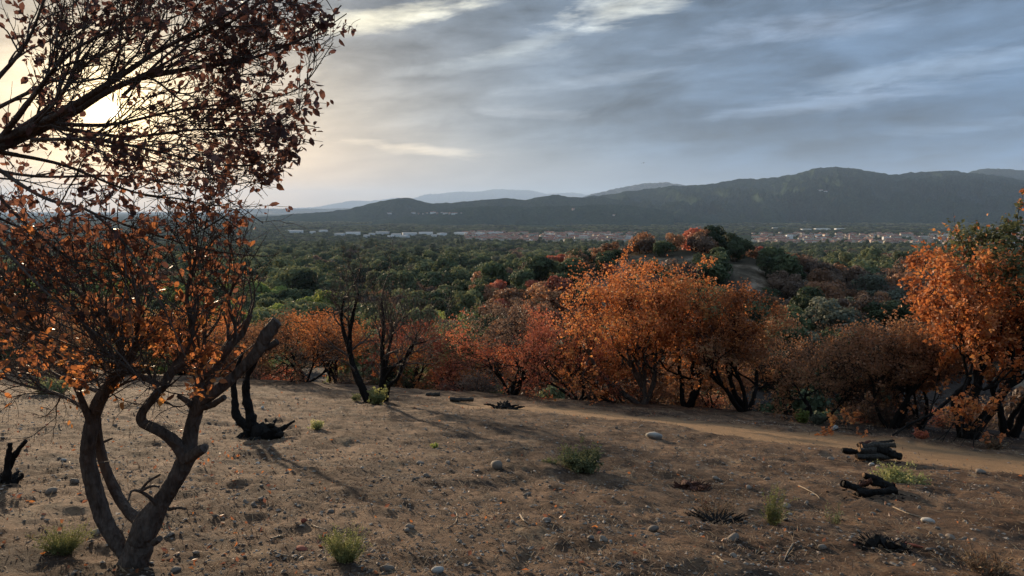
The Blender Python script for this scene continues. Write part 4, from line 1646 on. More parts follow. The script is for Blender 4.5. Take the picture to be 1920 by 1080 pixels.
def near_leaves(root, off, g, tips, n, n_parts, size, tint_f):
    """tips: (N,3) shoot ends, and their side points; n leaves in all, the biggest n_parts as objects of their own"""
    i = g.integers(0, len(tips), n)
    pos = tips[i] + g.normal(0, .022, (n, 3))
    s = size * g.uniform(.6, 1.45, n)
    tint = np.clip(tint_f(pos) + g.normal(0, .14, n), 0, 1)
    # only leaves that can be picked out: in the picture and not deep in the mass
    px = 960 + pos[:, 0] / pos[:, 1] * F
    score = s / pos[:, 1] + (px > 0) * .005
    big = np.argsort(-score)[:n_parts]
    rest_ = np.setdiff1d(np.arange(n), big)
    v, q, t, k = leaf_batch(g, pos[rest_] - off, s[rest_], .45, 2, width=.6)
    link('foliage', new_mesh('foliage', v, q, M['nearleaf'], True, {'tint': np.repeat(tint[rest_], k)}), root, kind='stuff')
    for j in big:
        o = link('leaf', LEAVES[int(min(9, tint[j] * 10))], root, pos[j] - off, (g.uniform(0, 6.28), g.normal(.6, .7), g.uniform(0, 6.28)), float(s[j]))


def sun_gap(pts):
    """a natural gap in the twigs where the low sun shows through"""
    px = 960 + pts[..., 0] / pts[..., 1] * F * .985
    row = 395 - pts[..., 2] / pts[..., 1] * F * 1.01
    return (np.hypot(px - 205, row - 205) > 30).all(axis=1)


def bough_tree(name, label, base, limbs, g, stem_mat, twig_mat, nch, lv, lens, nleaf, nparts, lsize, tint_f, D, up=.0, r_tw=.0032, extra_thin=(), leaf_lv3=True, tip_w=None, spread2=.6, env=None, rscale=1.0):
    root = thing(name, label, 'tree', base)
    off = np.array(base)
    st, dr, rr = [], [], []
    for item in limbs:
        pts, rad, nc = item[0], item[1], item[2]
        kind = item[3] if len(item) > 3 else 'limb'
        w = np.array([P(p[0], p[1], D + p[2]) for p in pts])
        rad = np.interp(np.linspace(0, 1, len(w)), np.linspace(0, 1, len(rad)), rad) * rscale
        a = Acc()
        add_tube(a, w, rad, 24 if rad[0] > .03 else 7, 14 if rad[0] > .03 else 6, .012 if rad[0] > .03 else .045, g)
        link(kind, a.mesh(kind, stem_mat if rad[0] > .012 else twig_mat, origin=off), root)
        if nc:
            p, r = smooth_poly(w, rad, 6)
            s, d, q = kids(g, p[None], r[None], nc, item[4] if len(item) > 4 else .2, 1, spread2, .25, up)
            st.append(s); dr.append(d); rr.append(q)
    s, d, q = np.concatenate(st), np.concatenate(dr), np.concatenate(rr)
    d[:, 1] *= .6
    p1, r1 = walk(g, s, d, lens[0] * g.uniform(.5, 1.35, len(s)), 9, .13, up * .3, np.minimum(q * .5, .011), np.full(len(s), r_tw * 1.1))
    if env is not None:
        k_ = env(p1[:, -1]) & sun_gap(p1); p1, r1 = p1[k_], r1[k_]
    s, d, q = kids(g, p1, r1, lv[0], .12, 1, .6, .25, up)
    p2, r2 = walk(g, s, d, lens[1] * g.uniform(.5, 1.35, len(s)), 6, .16, up * .3, np.minimum(q * .7, .005), np.full(len(s), r_tw * .75))
    if env is not None:
        k_ = env(p2[:, -1]) & sun_gap(p2); p2, r2 = p2[k_], r2[k_]
    s, d, q = kids(g, p2, r2, lv[1], .12, 1, .65, .25)
    p3, r3 = walk(g, s, d, lens[2] * g.uniform(.5, 1.35, len(s)), 4, .18, 0, np.minimum(q * .8, .003), np.full(len(s), r_tw * .5))
    if env is not None:
        k_ = sun_gap(p3); p3, r3 = p3[k_], r3[k_]
    a = Acc()
    for p, r, k in ((p1, r1, 5), (p2, r2, 4), (p3, r3, 3)):
        v, qd = tube_batch(p, r, k); a.add(v, qd)
    link('twigs', a.mesh('twigs', twig_mat, origin=off), root, kind='stuff')
    tips = np.concatenate([p3[:, -1], p3[:, 2], p2[:, -1]]) if leaf_lv3 else p2[:, -1]
    if tip_w is not None:
        w_ = tip_w(tips)
        # leaves come in bunches: a noise over the shoots
        tips = tips[g.uniform(0, 1, len(tips)) < w_]
    near_leaves(root, off, g, tips, nleaf, nparts, lsize, tint_f)
    return root


# 1. the tree out of the frame on the left whose boughs hang across the sun
DB = 4.9


def bunch_w(p):
    px = 960 + p[:, 0] / p[:, 1] * F
    row = 395 - p[:, 2] / p[:, 1] * F
    n = fbm(p[:, 0] / .16, (p[:, 2] + p[:, 1] * .5) / .16, 2, 71)
    w = np.clip(.40 + n * 1.7, .03, 1)
    w = w * (1 - .72 * sstep(row, 330, 470) * sstep(-px, -620, -300))
    w = w * (np.hypot(px - 205, row - 205) > 36)
    w = w * (1 - .80 * np.exp(-((px - 235) / 150) ** 2 - ((row - 120) / 130) ** 2))
    return w


ENV_ROW = [-200, 0, 100, 200, 330, 400, 480, 560, 620, 720, 800]
ENV_PX = [640, 640, 635, 605, 585, 490, 520, 450, 420, 330, 200]


def reach(p):
    px = 960 + p[:, 0] / p[:, 1] * F
    row = 395 - p[:, 2] / p[:, 1] * F
    keep = px < np.interp(row, ENV_ROW, ENV_PX) + gA.normal(-25, 38, len(px)) + 30 * np.sin(row / 31.0)
    thin = (row > 340) & (gA.uniform(0, 1, len(px)) < .45)
    return keep & ~thin


def reach2(p):
    px = 960 + p[:, 0] / p[:, 1] * F
    row = 395 - p[:, 2] / p[:, 1] * F
    return (px < np.interp(row, [400, 480, 560, 640, 700, 760, 800], [500, 500, 460, 470, 450, 400, 330]) + gB.normal(0, 14, len(px))) & (row < 840)


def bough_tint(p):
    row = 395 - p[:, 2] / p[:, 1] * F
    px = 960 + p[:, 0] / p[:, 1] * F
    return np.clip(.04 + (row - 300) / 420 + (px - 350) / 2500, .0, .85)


limbsA = [
    ([(-420, 420, .3), (-250, 340, .2), (-80, 285, .1), (0, 262, 0), (90, 225, 0), (190, 165, -.1), (300, 95, -.1), (420, 30, -.2), (540, -50, -.2)], [.10, .065, .05, .034, .022, .012, .006], 26),
    ([(-80, 300, 0), (0, 275, 0), (110, 226, .1), (230, 158, .1), (350, 130, .2), (470, 110, .2), (590, 60, .3), (640, 10, .3)], [.05, .036, .028, .018, .010, .005], 28),
    ([(-60, 290, .1), (40, 240, .2), (120, 170, .3), (150, 90, .3), (165, 0, .4), (170, -80, .4)], [.035, .024, .012, .006], 14),
    ([(0, 262, 0), (70, 170, -.2), (130, 100, -.3), (230, 40, -.3), (300, -40, -.4)], [.028, .018, .010, .005], 14),
    ([(-60, 200, .2), (20, 120, .3), (60, 60, .3), (95, -40, .3)], [.025, .016, .008], 10),
    ([(110, 240, .1), (240, 256, .1), (370, 243, 0), (490, 248, 0), (590, 270, -.1)], [.022, .012, .008, .004], 20),
    ([(60, 262, 0), (180, 262, -.2), (300, 285, -.3), (420, 310, -.3), (560, 300, -.3)], [.020, .012, .008, .004], 18),
    ([(0, 285, .1), (120, 310, .2), (250, 360, .3), (370, 380, .3), (450, 430, .3)], [.022, .012, .008, .004], 18),
    ([(-30, 300, 0), (80, 370, -.1), (175, 400, -.2), (250, 480, -.2), (310, 585, -.2), (352, 680, -.1)], [.020, .014, .010, .008, .005], 14),
    ([(-40, 330, .2), (60, 430, .2), (180, 520, .1), (300, 600, .2), (420, 650, .2)], [.018, .012, .009, .005], 16),
    ([(-60, 380, 0), (20, 480, -.2), (110, 570, -.2), (210, 650, -.2), (270, 720, -.2)], [.018, .012, .009, .005], 14),
    ([(90, 232, 0), (210, 233, .3), (340, 205, .4), (460, 190, .5), (560, 165, .5), (625, 80, .5)], [.022, .013, .008, .004], 20),
    ([(175, 400, .2), (290, 440, .3), (400, 470, .3), (500, 480, .3), (530, 470, .3)], [.012, .009, .006, .003], 8),
    ([(230, 180, .1), (330, 90, .3), (420, 50, .4), (500, 0, .5), (580, -30, .5)], [.016, .010, .006, .004], 14),
    ([(-120, 330, .5), (-20, 400, .6), (90, 440, .7), (200, 430, .7), (330, 470, .8)], [.02, .012, .008, .004], 14),
    ([(-120, 380, .4), (-50, 500, .4), (30, 600, .4), (90, 690, .4)], [.02, .012, .008, .004], 12),
    ([(-100, 250, .8), (40, 180, .9), (180, 110, 1.0), (330, 30, 1.0), (440, -20, 1.0)], [.025, .018, .010, .005], 16),
    ([(-100, 300, .9), (60, 330, 1.0), (220, 330, 1.1), (380, 350, 1.1), (480, 340, 1.1)], [.022, .014, .010, .005], 16),
]
bx = P(-420, 420, DB).x
gA = np.random.default_rng(21)
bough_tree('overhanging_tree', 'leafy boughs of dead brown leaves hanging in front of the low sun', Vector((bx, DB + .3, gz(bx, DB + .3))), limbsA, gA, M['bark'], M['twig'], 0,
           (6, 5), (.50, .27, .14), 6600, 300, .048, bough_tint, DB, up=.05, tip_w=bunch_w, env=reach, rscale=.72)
tr_ = Acc()
o_ = [o for o in SC.objects if o.name == 'overhanging_tree'][0]
tz = gz(bx, DB + .3)
add_tube(tr_, [(bx, DB + .3, tz - .3), (bx + .05, DB + .3, tz + .8), (bx - .05, DB + .35, -.5), P(-420, 420, DB + .3)], [.22, .17, .13, .10], 12, 5, .05, gA)
link('trunk', tr_.mesh('trunk', M['bark'], origin=o_.location), o_)

# 2. the forked tree standing at the lower left
DN = 5.35


def n_tint(p):
    row = 395 - p[:, 2] / p[:, 1] * F
    return np.clip(.48 + (row - 520) / 700, .3, .85)


limbsB = [
    ([(222, 1150, 0), (236, 1090, 0), (258, 1035, 0), (272, 990, 0), (299, 946, 0), (331, 897, 0), (352, 852, 0)], [.17, .135, .115, .108, .074, .068, .076], 0, 'trunk'),
    ([(250, 1060, .02), (222, 1020, .05), (197, 975, .08), (178, 915, .08), (166, 865, .05), (168, 820, 0), (177, 775, 0), (192, 740, -.1), (218, 700, -.2), (228, 650, -.3)], [.06, .062, .064, .06, .055, .052, .052, .044, .032, .02], 14, 'limb', .7),
    ([(270, 985, .12), (245, 962, .2), (222, 930, .25), (203, 890, .25), (190, 850, .22), (182, 815, .15), (180, 785, .08)], [.055, .05, .042, .040, .042, .04], 0),
    ([(350, 862, 0), (357, 810, 0), (368, 765, 0), (374, 720, .05), (380, 670, .1), (385, 620, .1)], [.075, .062, .058, .035, .022, .014], 10, 'limb', .5),
    ([(366, 775, -.02), (385, 748, -.05), (420, 722, -.1), (452, 693, -.12), (482, 661, -.15), (500, 628, -.15), (520, 602, -.15)], [.045, .05, .045, .042, .045, .05, .042], 6, 'limb', .3),
    ([(488, 655, -.15), (508, 648, -.15), (520, 640, -.15)], [.03, .026], 0),
    ([(350, 862, -.03), (333, 835, -.06), (308, 813, -.1), (283, 800, -.1), (266, 790, -.1), (268, 772, -.12), (288, 746, -.15), (304, 726, -.2), (320, 700, -.2), (338, 676, -.2)], [.055, .05, .042, .04, .036, .034, .036, .04, .036, .034], 8, 'limb', .6),
    ([(355, 858, -.05), (370, 848, -.1), (384, 840, -.15)], [.05, .036], 0),
    ([(362, 764, 0), (350, 752, -.05), (334, 742, -.1)], [.03, .018], 0),
    ([(378, 764, -.05), (400, 758, -.1), (421, 744, -.15)], [.03, .022], 0),
    ([(382, 745, .1), (400, 700, .15), (425, 655, .2), (452, 628, .25), (470, 590, .25)], [.036, .034, .03, .026, .02], 8, 'limb', .4),
    ([(295, 945, -.05), (270, 925, -.1), (248, 920, -.15), (240, 940, -.2)], [.018, .012, .006], 2),
    ([(262, 922, -.1), (278, 903, -.15), (300, 890, -.2)], [.013, .009], 2),
    ([(262, 922, -.12), (282, 912, -.2), (298, 912, -.25)], [.012, .010], 0),
    ([(316, 955, -.05), (335, 952, -.1), (348, 954, -.12)], [.014, .011], 0),
    ([(196, 828, -.03), (210, 822, -.1)], [.012, .008], 0),
    ([(188, 868, -.03), (204, 866, -.1)], [.011, .007], 0),
    ([(288, 1018, -.08), (300, 1010, -.14)], [.03, .026], 0),
    ([(172, 800, 0), (140, 720, -.2), (90, 640, -.3), (40, 590, -.4)], [.03, .018, .01], 14),
    ([(192, 740, -.1), (240, 680, -.2), (260, 600, -.2), (250, 520, -.2)], [.03, .018, .01], 14),
    ([(338, 676, -.2), (360, 620, -.2), (350, 550, -.2), (370, 480, -.2)], [.03, .018, .01], 12),
    ([(304, 726, -.2), (240, 690, -.4), (180, 640, -.5), (130, 560, -.5)], [.025, .016, .01], 14),
    ([(374, 720, .05), (440, 640, 0), (430, 560, 0), (460, 500, 0)], [.02, .012, .008], 10),
    ([(177, 775, 0), (110, 740, .3), (40, 720, .4), (-40, 690, .4)], [.02, .014, .008], 12),
    ([(228, 650, -.3), (160, 560, -.2), (80, 500, -.1), (20, 470, 0)], [.02, .014, .008], 12),
    ([(228, 650, .3), (190, 580, .6), (120, 520, .7), (60, 440, .8)], [.02, .014, .008], 14),
    ([(200, 740, .3), (100, 700, .8), (20, 640, .9), (-60, 560, .9)], [.02, .014, .008], 14),
]


def n_w(p):
    n = fbm(p[:, 0] / .2, (p[:, 2] + p[:, 1] * .5) / .2, 2, 171)
    row = 395 - p[:, 2] / p[:, 1] * F
    px = 960 + p[:, 0] / p[:, 1] * F
    return np.clip(.30 + n * 1.9, .02, 1) * (row < 770) * (1 - .97 * sstep(px, 430, 480))


bB = P(222, 1150, DN)
gB = np.random.default_rng(22)
bough_tree('forked_tree', 'near forked oak with dark twisting limbs and orange dead leaves, sawn stub at its right', Vector((bB.x, DN, gz(bB.x, DN))), limbsB, gB, M['bark'], M['twig'], 0,
           (5, 4), (.45, .26, .13), 2700, 300, .054, n_tint, DN, up=.06, tip_w=n_w, env=reach2, rscale=.88)

# ------------------------------------------------------------------ charred remains
def spikes(acc, g, c, n, w, h, r, flat=.5):
    for k in range(n):
        a = g.uniform(0, 6.28)
        b0 = np.array(c) + np.array([math.cos(a) * w * .25 * g.uniform(0, 1), math.sin(a) * w * .2, -.03])
        e = b0 + np.array([math.cos(a) * w * g.uniform(.15, .5), math.sin(a) * w * .35, h * g.uniform(.3, 1)])
        m = (b0 + e) / 2 + g.normal(0, .12 * h, 3)
        add_tube(acc, [b0, m, e], [r * g.uniform(.8, 1.4), r, r * .45], 6, 3, .12, g)


g = np.random.default_rng(31)
b = G(486, 822); Dq = b.y
rt = thing('charred_stump', 'charred black stump with two thin upright stems and splayed roots', 'stump', b)
a = Acc()
for pts, rad in (([(486, 818, 0), (468, 803, 0), (443, 779, .05), (440, 747, .1), (438, 718, .1), (444, 690, .1), (455, 660, .1)], [.14, .10, .075, .062, .055, .045, .03]),
                 ([(488, 815, -.1), (475, 800, -.1), (467, 769, -.1), (460, 733, -.1), (464, 705, -.15), (478, 675, -.2), (490, 645, -.2), (500, 622, -.2)], [.15, .11, .085, .072, .065, .06, .05, .035])):
    add_tube(a, [P(p[0], p[1], Dq + p[2]) for p in pts], rad, 9, 5, .08, g)
link('stem', a.mesh('stem', M['char'], origin=b), rt)
a = Acc()
for (x0, y0, x1, y1, r0, r1) in ((470, 812, 440, 832, .14, .07), (480, 808, 500, 822, .22, .16), (495, 812, 530, 816, .17, .06), (490, 806, 522, 806, .14, .05), (485, 816, 508, 828, .16, .07), (498, 806, 512, 797, .10, .04), (470, 815, 455, 826, .15, .08)):
    p0_, p1_ = P(x0, y0, Dq), P(x1, y1, Dq - .15)
    add_tube(a, [p0_, (p0_ + p1_) / 2 + Vector((0, 0, .03)), p1_], [r0, (r0 + r1) / 2, r1], 8, 3, .14, g)
spikes(a, g, P(500, 812, Dq), 9, .9, .22, .05)
link('root', a.mesh('root', M['char'], origin=b), rt)

b = G(14, 906); Dq = b.y
rt = thing('charred_stump', 'charred forked stump at the left edge, under the hanging boughs', 'stump', b)
a = Acc()
for pts, rad in (([(12, 912, 0), (14, 880, 0), (17, 850, 0), (19, 831, 0)], [.06, .04, .032, .025]), ([(2, 910, .05), (14, 880, .05), (30, 850, .05), (49, 826, .05)], [.05, .036, .03, .02]), ([(10, 905, 0), (-20, 900, .2), (-60, 912, .3)], [.07, .05, .03])):
    add_tube(a, [P(p[0], p[1], Dq + p[2]) for p in pts], rad, 8, 5, .08, g)
link('stem', a.mesh('stem', M['char'], origin=b), rt)
a = Acc(); spikes(a, g, b, 7, .4, .12, .03)
link('root', a.mesh('root', M['char'], origin=b), rt)

for px, row, w, h, m, lb in ((1297, 918, .62, .24, 'ember', 'scorched reddish stump with broken upright splinters'), (1655, 1030, .62, .17, 'char', 'black burnt stump ring low in the ground beside the pink stick'), (1345, 982, 1.0, .10, 'char', 'dark patch of burnt brushwood in front of the splintered stump'), (945, 766, 1.3, .35, 'char', 'blackened heap of ash and burnt roots near the start of the dirt path')):
    b = G(px, row)
    rt = thing('burnt_stump', lb, 'stump', b)
    a = Acc(); spikes(a, g, (0, 0, 0), 110 if h < .3 else 26, w * .78, h * .55, .009 if h < .3 else .045)
    link('splinter', a.mesh('splinters', M[m]), rt, kind='stuff')
    a = Acc()
    for k in range(5):
        if w >= 1.0 and h < .2:
            w, h = .35, .10
        q_ = g.normal(0, w * .12, 3); q_[2] = -.02
        add_tube(a, [q_, q_ + np.array([0, 0, h * .35])], [w * .14, w * .08], 8, 3, .15, g)
    link('stub', a.mesh('stub', M[m]), rt)


def log(loc, dirv, L, r, label, group, cut=True, bark='logbark', g=g):
    d = Vector(dirv).normalized()
    rt = thing('log', label, 'log', loc, group=group)
    a = Acc()
    n = 7
    s = np.linspace(-.5, .5, n)
    pts = np.array([np.array(d) * L * q + g.normal(0, r * .10, 3) for q in s])
    add_tube(a, pts, r * g.uniform(.78, 1.2, n), 20, 4, .05, g, cap=False)
    # a knot
    kq = np.array(pts[3]) + np.array((0, -r * .6, r * .5))
    add_tube(a, [kq - np.array((0, 0, r * .5)), kq + np.array((0, -r * .25, r * .25))], [r * .35, r * .22], 7, 2, .1, g)
    link('bark', a.mesh('bark', M[bark]), rt)
    for sg, e in ((-1, pts[0]), (1, pts[-1])):
        c = Acc()
        th = np.arange(12) * 2 * np.pi / 12
        n1 = np.array(d.orthogonal().normalized()); n2 = np.array(d.cross(Vector(n1)))
        ring = e + r * .93 * (np.cos(th)[:, None] * n1 + np.sin(th)[:, None] * n2) * g.uniform(.93, 1.03, (12, 1))
        ring2 = e + (ring - e) * .5 + np.array(d) * sg * .006
        ce = e + np.array(d) * sg * .004
        c.add(np.vstack([ring, ring2, ce]), [(i, (i + 1) % 12, 12 + (i + 1) % 12, 12 + i) for i in range(12)], [(12 + i, 12 + (i + 1) % 12, 24) for i in range(12)])
        link('cut_end', c.mesh('cut_end', M['cutwood'] if cut else M['char']), rt)
    return rt


b = G(1642, 862); s_ = b.y / F
up = Vector((0, 0, 1)); X_ = Vector((1, 0, 0)); Y_ = Vector((0, 1, 0))


def pile(b, items, group):
    for (ix, iz, iy, dx_, dz_, dy_, L, r, lb, cut, bk) in items:
        loc = b + X_ * ix * s_ + up * iz * s_ * .84 + Y_ * iy
        log(loc, (dx_, dy_, dz_), L * s_ * .95, r * s_ * .84, lb, group, cut, bk)


pile(b, [(-5, 8, -.05, 1, -.05, .12, 80, 7.0, 'bottom grey scorched log at the front of the upper log pile', True, 'logbark'),
         (8, 8, .18, 1, .02, -.12, 74, 8.0, 'bottom black log at the back of the upper log pile', False, 'char'),
         (-2, 20, .02, 1, -.06, .10, 68, 7.5, 'middle silver grey log with a pale sawn end in the upper log pile', True, 'logbark'),
         (22, 17, -.02, .95, -.32, -.1, 50, 8.5, 'thick dark log sloping down at the right of the upper log pile', False, 'char'),
         (6, 31, .06, 1, .10, -.08, 64, 6.5, 'topmost grey log lying across the upper log pile', True, 'logbark'),
         (20, 33, .15, .98, .12, .2, 46, 6.0, 'short dark log on top at the back of the upper log pile', True, 'char'),
         (-40, 16, .1, 1, -.14, .1, 46, 6.5, 'square-ended black log sticking out left of the upper log pile', False, 'char'),
         (-8, 29, .22, 1, .06, .25, 40, 6.0, 'short log with an orange sawn end, back of the upper log pile', True, 'ember')], 'logs of the upper log pile beside the path')
b = G(1632, 925); s_ = b.y / F
pile(b, [(8, 8, -.08, 1, .03, .05, 80, 8.5, 'long charred log lying in front in the lower log pile', False, 'char'),
         (-32, 15, .0, .95, -.32, .1, 52, 7.0, 'charred log with a rounded end pointing up left of the lower log pile', False, 'char'),
         (30, 15, .12, .97, -.25, -.1, 50, 9.0, 'thick charred log at the right of the lower log pile', False, 'char'),
         (2, 22, .1, .95, .12, .3, 46, 7.0, 'dark reddish log in the middle of the lower log pile', False, 'char'),
         (10, 30, .12, .93, -.30, .2, 44, 6.0, 'topmost black log of the lower log pile with a pale sawn tip', True, 'char'),
         (-8, 24, .02, .8, .4, -.2, 22, 6.0, 'short chunk with a pale end standing in the lower log pile', True, 'ember')], 'logs of the lower charred log pile')
for (px, row, seed_) in ((1640, 868, 1), (1632, 930, 2)):
    g2 = np.random.default_rng(400 + seed_)
    b0 = G(px, row)
    a = Acc()
    for k in range(46):
        q0 = np.array([g2.normal(0, .28), g2.normal(0, .22), 0.0])
        q0[2] = gz(b0.x + q0[0], b0.y + q0[1]) - b0.z + .01
        dd_ = g2.normal(0, 1, 3); dd_[2] *= .15; dd_ = dd_ / np.linalg.norm(dd_) * g2.uniform(.03, .12)
        add_tube(a, [q0, q0 + dd_], [g2.uniform(.004, .014), .004], 5, 2, .1, g2)
    link('charcoal_debris', a.mesh('charcoal_debris', M['char']), None, b0, kind='stuff')
b = G(866, 754); s_ = b.y / F
log(b + up * .10, (1, .1, -.05), 46 * s_, 4.0 * s_, 'pale dead log lying alone on the far part of the slope', None, True, 'logbark')
b = G(812, 742)
log(b + up * .06, (1, .15, .0), .62, .07, 'short pale piece of log farther left of the lone dead log', None, True, 'logbark')


# ------------------------------------------------------------------ small plants
def plant(name, label, cat, px, row, wpx, hpx, m, seed, n=60, leaf=.022, upright=.8, nl=22, stemr=.003, group=None, wid=.4):
    g = np.random.default_rng(seed)
    b = G(px, row); s = b.y / F
    W, H = wpx * s, hpx * s
    rt = thing(name, label, cat, b, group=group)
    th = g.uniform(0, 6.28, n)
    rr = np.sqrt(g.uniform(0, 1, n))
    st = np.stack([np.cos(th) * rr * W * .16, np.sin(th) * rr * W * .16, np.full(n, -.02)], 1)
    d = np.stack([np.cos(th) * rr * W * .5, np.sin(th) * rr * W * .5, np.full(n, H * upright)], 1)
    L = np.linalg.norm(d, axis=1) * g.uniform(.35, 1.15, n)
    pts, rad = walk(g, st, d, L, 6, .13, 0, np.full(n, stemr), np.full(n, stemr * .4))
    a = Acc(); v, q = tube_batch(pts, rad, 3); a.add(v, q)
    link('stem', a.mesh('stem', M[m]), rt, kind='stuff')
    i = np.repeat(np.arange(n), nl)
    f = g.uniform(.25, 1.0, len(i)) * 5
    k = np.minimum(f.astype(int), 4); w = (f - k)[:, None]
    pos = pts[i, k] * (1 - w) + pts[i, k + 1] * w + g.normal(0, W * .035, (len(i), 3))
    v, q, t, _ = leaf_batch(g, pos, leaf * g.uniform(.6, 1.5, len(i)), -.5, 1, width=wid)
    link('foliage', new_mesh('foliage', v, t, M[m], False, {'tint': np.repeat(np.clip(.5 + g.normal(0, .25, len(i)), 0, 1), 4)}), rt, kind='stuff')


plant('green_bush', 'round dark green bush alone in the middle of the bare slope', 'bush', 1090, 880, 92, 44, 'olive', 1, 120, .040, .9, 36, .004, wid=.5)
plant('leafy_sprig', 'pale low sprigs growing at the left foot of the dark green bush', 'plant', 1032, 868, 36, 14, 'olive', 2, 24, .035, .7, 12)
plant('grass_tuft', 'feathery yellow green tuft left of the forked tree', 'plant', 118, 1034, 84, 56, 'weed', 3, 120, .014, .8, 40, wid=.3)
plant('grass_tuft', 'feathery yellowish tuft at the bottom, right of the forked tree', 'plant', 648, 1050, 74, 70, 'weed', 4, 110, .014, .85, 40, wid=.3)
plant('upright_weed', 'tall narrow bright green weed beside two grey stones', 'plant', 1449, 985, 40, 70, 'weed', 5, 46, .020, 1.1, 44, wid=.35)
plant('grass_tuft', 'small yellow green tuft far on the slope right of the charred stump', 'plant', 595, 805, 22, 17, 'weed', 6, 40, .06, 1.0, 10, wid=.25)
plant('leafy_sprig', 'tiny green sprig on the slope between bare tree and bush', 'plant', 816, 839, 14, 12, 'lime', 7, 14, .05, .9, 8)
plant('low_weed', 'low spreading yellow green weed between the two log piles', 'plant', 1695, 905, 100, 30, 'weed', 8, 70, .045, .7, 24)
plant('thin_weed', 'thin sparse green weed with a long dry stick behind it', 'plant', 1563, 982, 34, 40, 'olive', 9, 18, .022, 1.0, 14)
plant('leafy_sprout', 'bright yellow sprout at the foot of the two-stemmed bare tree', 'plant', 708, 757, 38, 30, 'weed', 10, 46, .09, .9, 16, .006, wid=.7)
plant('leafy_sprout', 'lime green sprout at the edge of the path under the rusty trees', 'plant', 1506, 793, 24, 26, 'lime', 11, 36, .08, .9, 16, wid=.6)
plant('leafy_sprout', 'grey green sprout right of the lime green one at the path', 'plant', 1531, 796, 24, 20, 'grey', 12, 36, .08, .9, 16, wid=.6)
plant('dry_sprig', 'orange red leafy sprig in the dark soil across the path', 'plant', 1727, 823, 22, 20, 'red', 13, 26, .07, .9, 12, wid=.7)
plant('straw_tuft', 'tuft of pale dry grass at the far side of the path', 'plant', 1862, 842, 40, 22, 'straw', 14, 60, .09, 1.0, 8, wid=.12)
plant('straw_tuft', 'dry straw tuft at the lower right corner', 'plant', 1850, 1075, 90, 40, 'straw', 15, 80, .05, 1.0, 8, wid=.12)
plant('straw_tuft', 'thin pale straw standing behind the burnt brushwood', 'plant', 1342, 962, 110, 38, 'straw', 16, 60, .05, 1.0, 6, wid=.1)
plant('low_shrub', 'brown dry shrub ball under the large orange oak', 'plant', 1112, 752, 26, 20, 'dull', 17, 70, .07, 1.0, 18)
plant('leafy_sprout', 'faint yellow green sprigs left of the bare tree foot', 'plant', 668, 752, 22, 16, 'olive', 18, 24, .08, .9, 8)
plant('low_weed', 'greenish weeds in the shade under the hanging boughs', 'plant', 100, 738, 70, 30, 'olive', 19, 80, .10, .8, 18)

# ------------------------------------------------------------------ sticks
def stick(label, pts, r, m, group=None, name='stick'):
    w = [G(*p) + up * (r * .8) for p in pts]
    rt = Acc()
    add_tube(rt, [np.array(q) for q in w], [r, r * .9, r * .5] if len(w) == 3 else np.linspace(r, r * .5, len(w)), 6, 6, .06, g)
    o = link(name, rt.mesh(name, M[m], origin=w[0]), None, w[0], label=label, category='stick', group=group)


stick('pale curved stick like a hook in the middle foreground', [(853, 961), (857, 968), (855, 980), (848, 986)], .008, 'paletwig')
stick('short pale stick lying slanted right of the hooked stick', [(975, 966), (981, 976), (990, 983)], .009, 'paletwig')
stick('pale bent stick in front of the lower log pile', [(1497, 912), (1515, 920), (1531, 930), (1537, 936)], .011, 'paletwig')
stick('long thin dry stick running from the grey stones to the thin weed', [(1490, 957), (1525, 959), (1557, 966)], .007, 'paletwig')
stick('dry stick pointing at the white stone right of the thin weed', [(1675, 952), (1700, 963), (1730, 972)], .009, 'paletwig')
stick('pale forked-looking stick near the bottom under the tall green weed', [(1488, 1019), (1478, 1035), (1470, 1052)], .008, 'paletwig')
stick('curved straw-coloured stick at the bottom beside small stones', [(1345, 1045), (1356, 1054), (1372, 1058)], .008, 'paletwig')
stick('flat pink broken lath beside the black burnt stump', [(1690, 1020), (1712, 1026), (1730, 1029)], .018, 'redbrick', name='lath')
stick('pale twig leaning on the lower log pile', [(1660, 903), (1664, 897), (1668, 893)], .006, 'paletwig')
stick('short pale stick at the bottom left of centre', [(508, 1013), (522, 1008), (538, 1003)], .010, 'paletwig')
stick('thin pale stick near the red brick fragment', [(584, 985), (595, 990), (612, 995)], .008, 'paletwig')
stick('thin pale stick right of the forked tree foot', [(515, 1036), (530, 1042), (556, 1047)], .007, 'paletwig')

# ------------------------------------------------------------------ stones
def ico():
    import bmesh
    bm = bmesh.new()
    bmesh.ops.create_icosphere(bm, subdivisions=2, radius=1)
    v = np.array([q.co for q in bm.verts]); f = np.array([[l.index for l in p.verts] for p in bm.faces])
    bm.free()
    return v, f


IV, IF = ico()


def stone_mesh(seed, m, flat=.6):
    g = np.random.default_rng(seed)
    v = IV.copy()
    for k in range(7):
        n = nrm(g.normal(0, 1, 3)); c = g.uniform(.55, .9)
        dd_ = v @ n
        v = v - np.outer(np.maximum(dd_ - c, 0), n) * .9
    v *= np.array([1, g.uniform(.6, .95), flat * g.uniform(.8, 1.2)])
    v += (fbm(v[:, 0] * 3 + seed, v[:, 1] * 3 + v[:, 2] * 2, 3, seed) * .10)[:, None] * v
    return new_mesh('stone', v, IF, M[m], True, {'tint': np.full(len(v), .5)})


SMS = [stone_mesh(k, 'stone', .6) for k in range(9)]
WMS = [stone_mesh(20 + k, 'white_stone', .6) for k in range(3)]


def stone(px, row, wpx, label, me=None, group=None, sink=.15, tilt=.25, gg=np.random.default_rng(90)):
    b = G(px, row); r = wpx / 2 * b.y / F
    me = me or SMS[int(gg.integers(0, len(SMS)))]
    link('stone', me, None, b + up * r * (.38 - sink), (gg.normal(0, tilt), gg.normal(0, tilt), gg.uniform(0, 6.28)), r, label=label, category='stone', group=group)


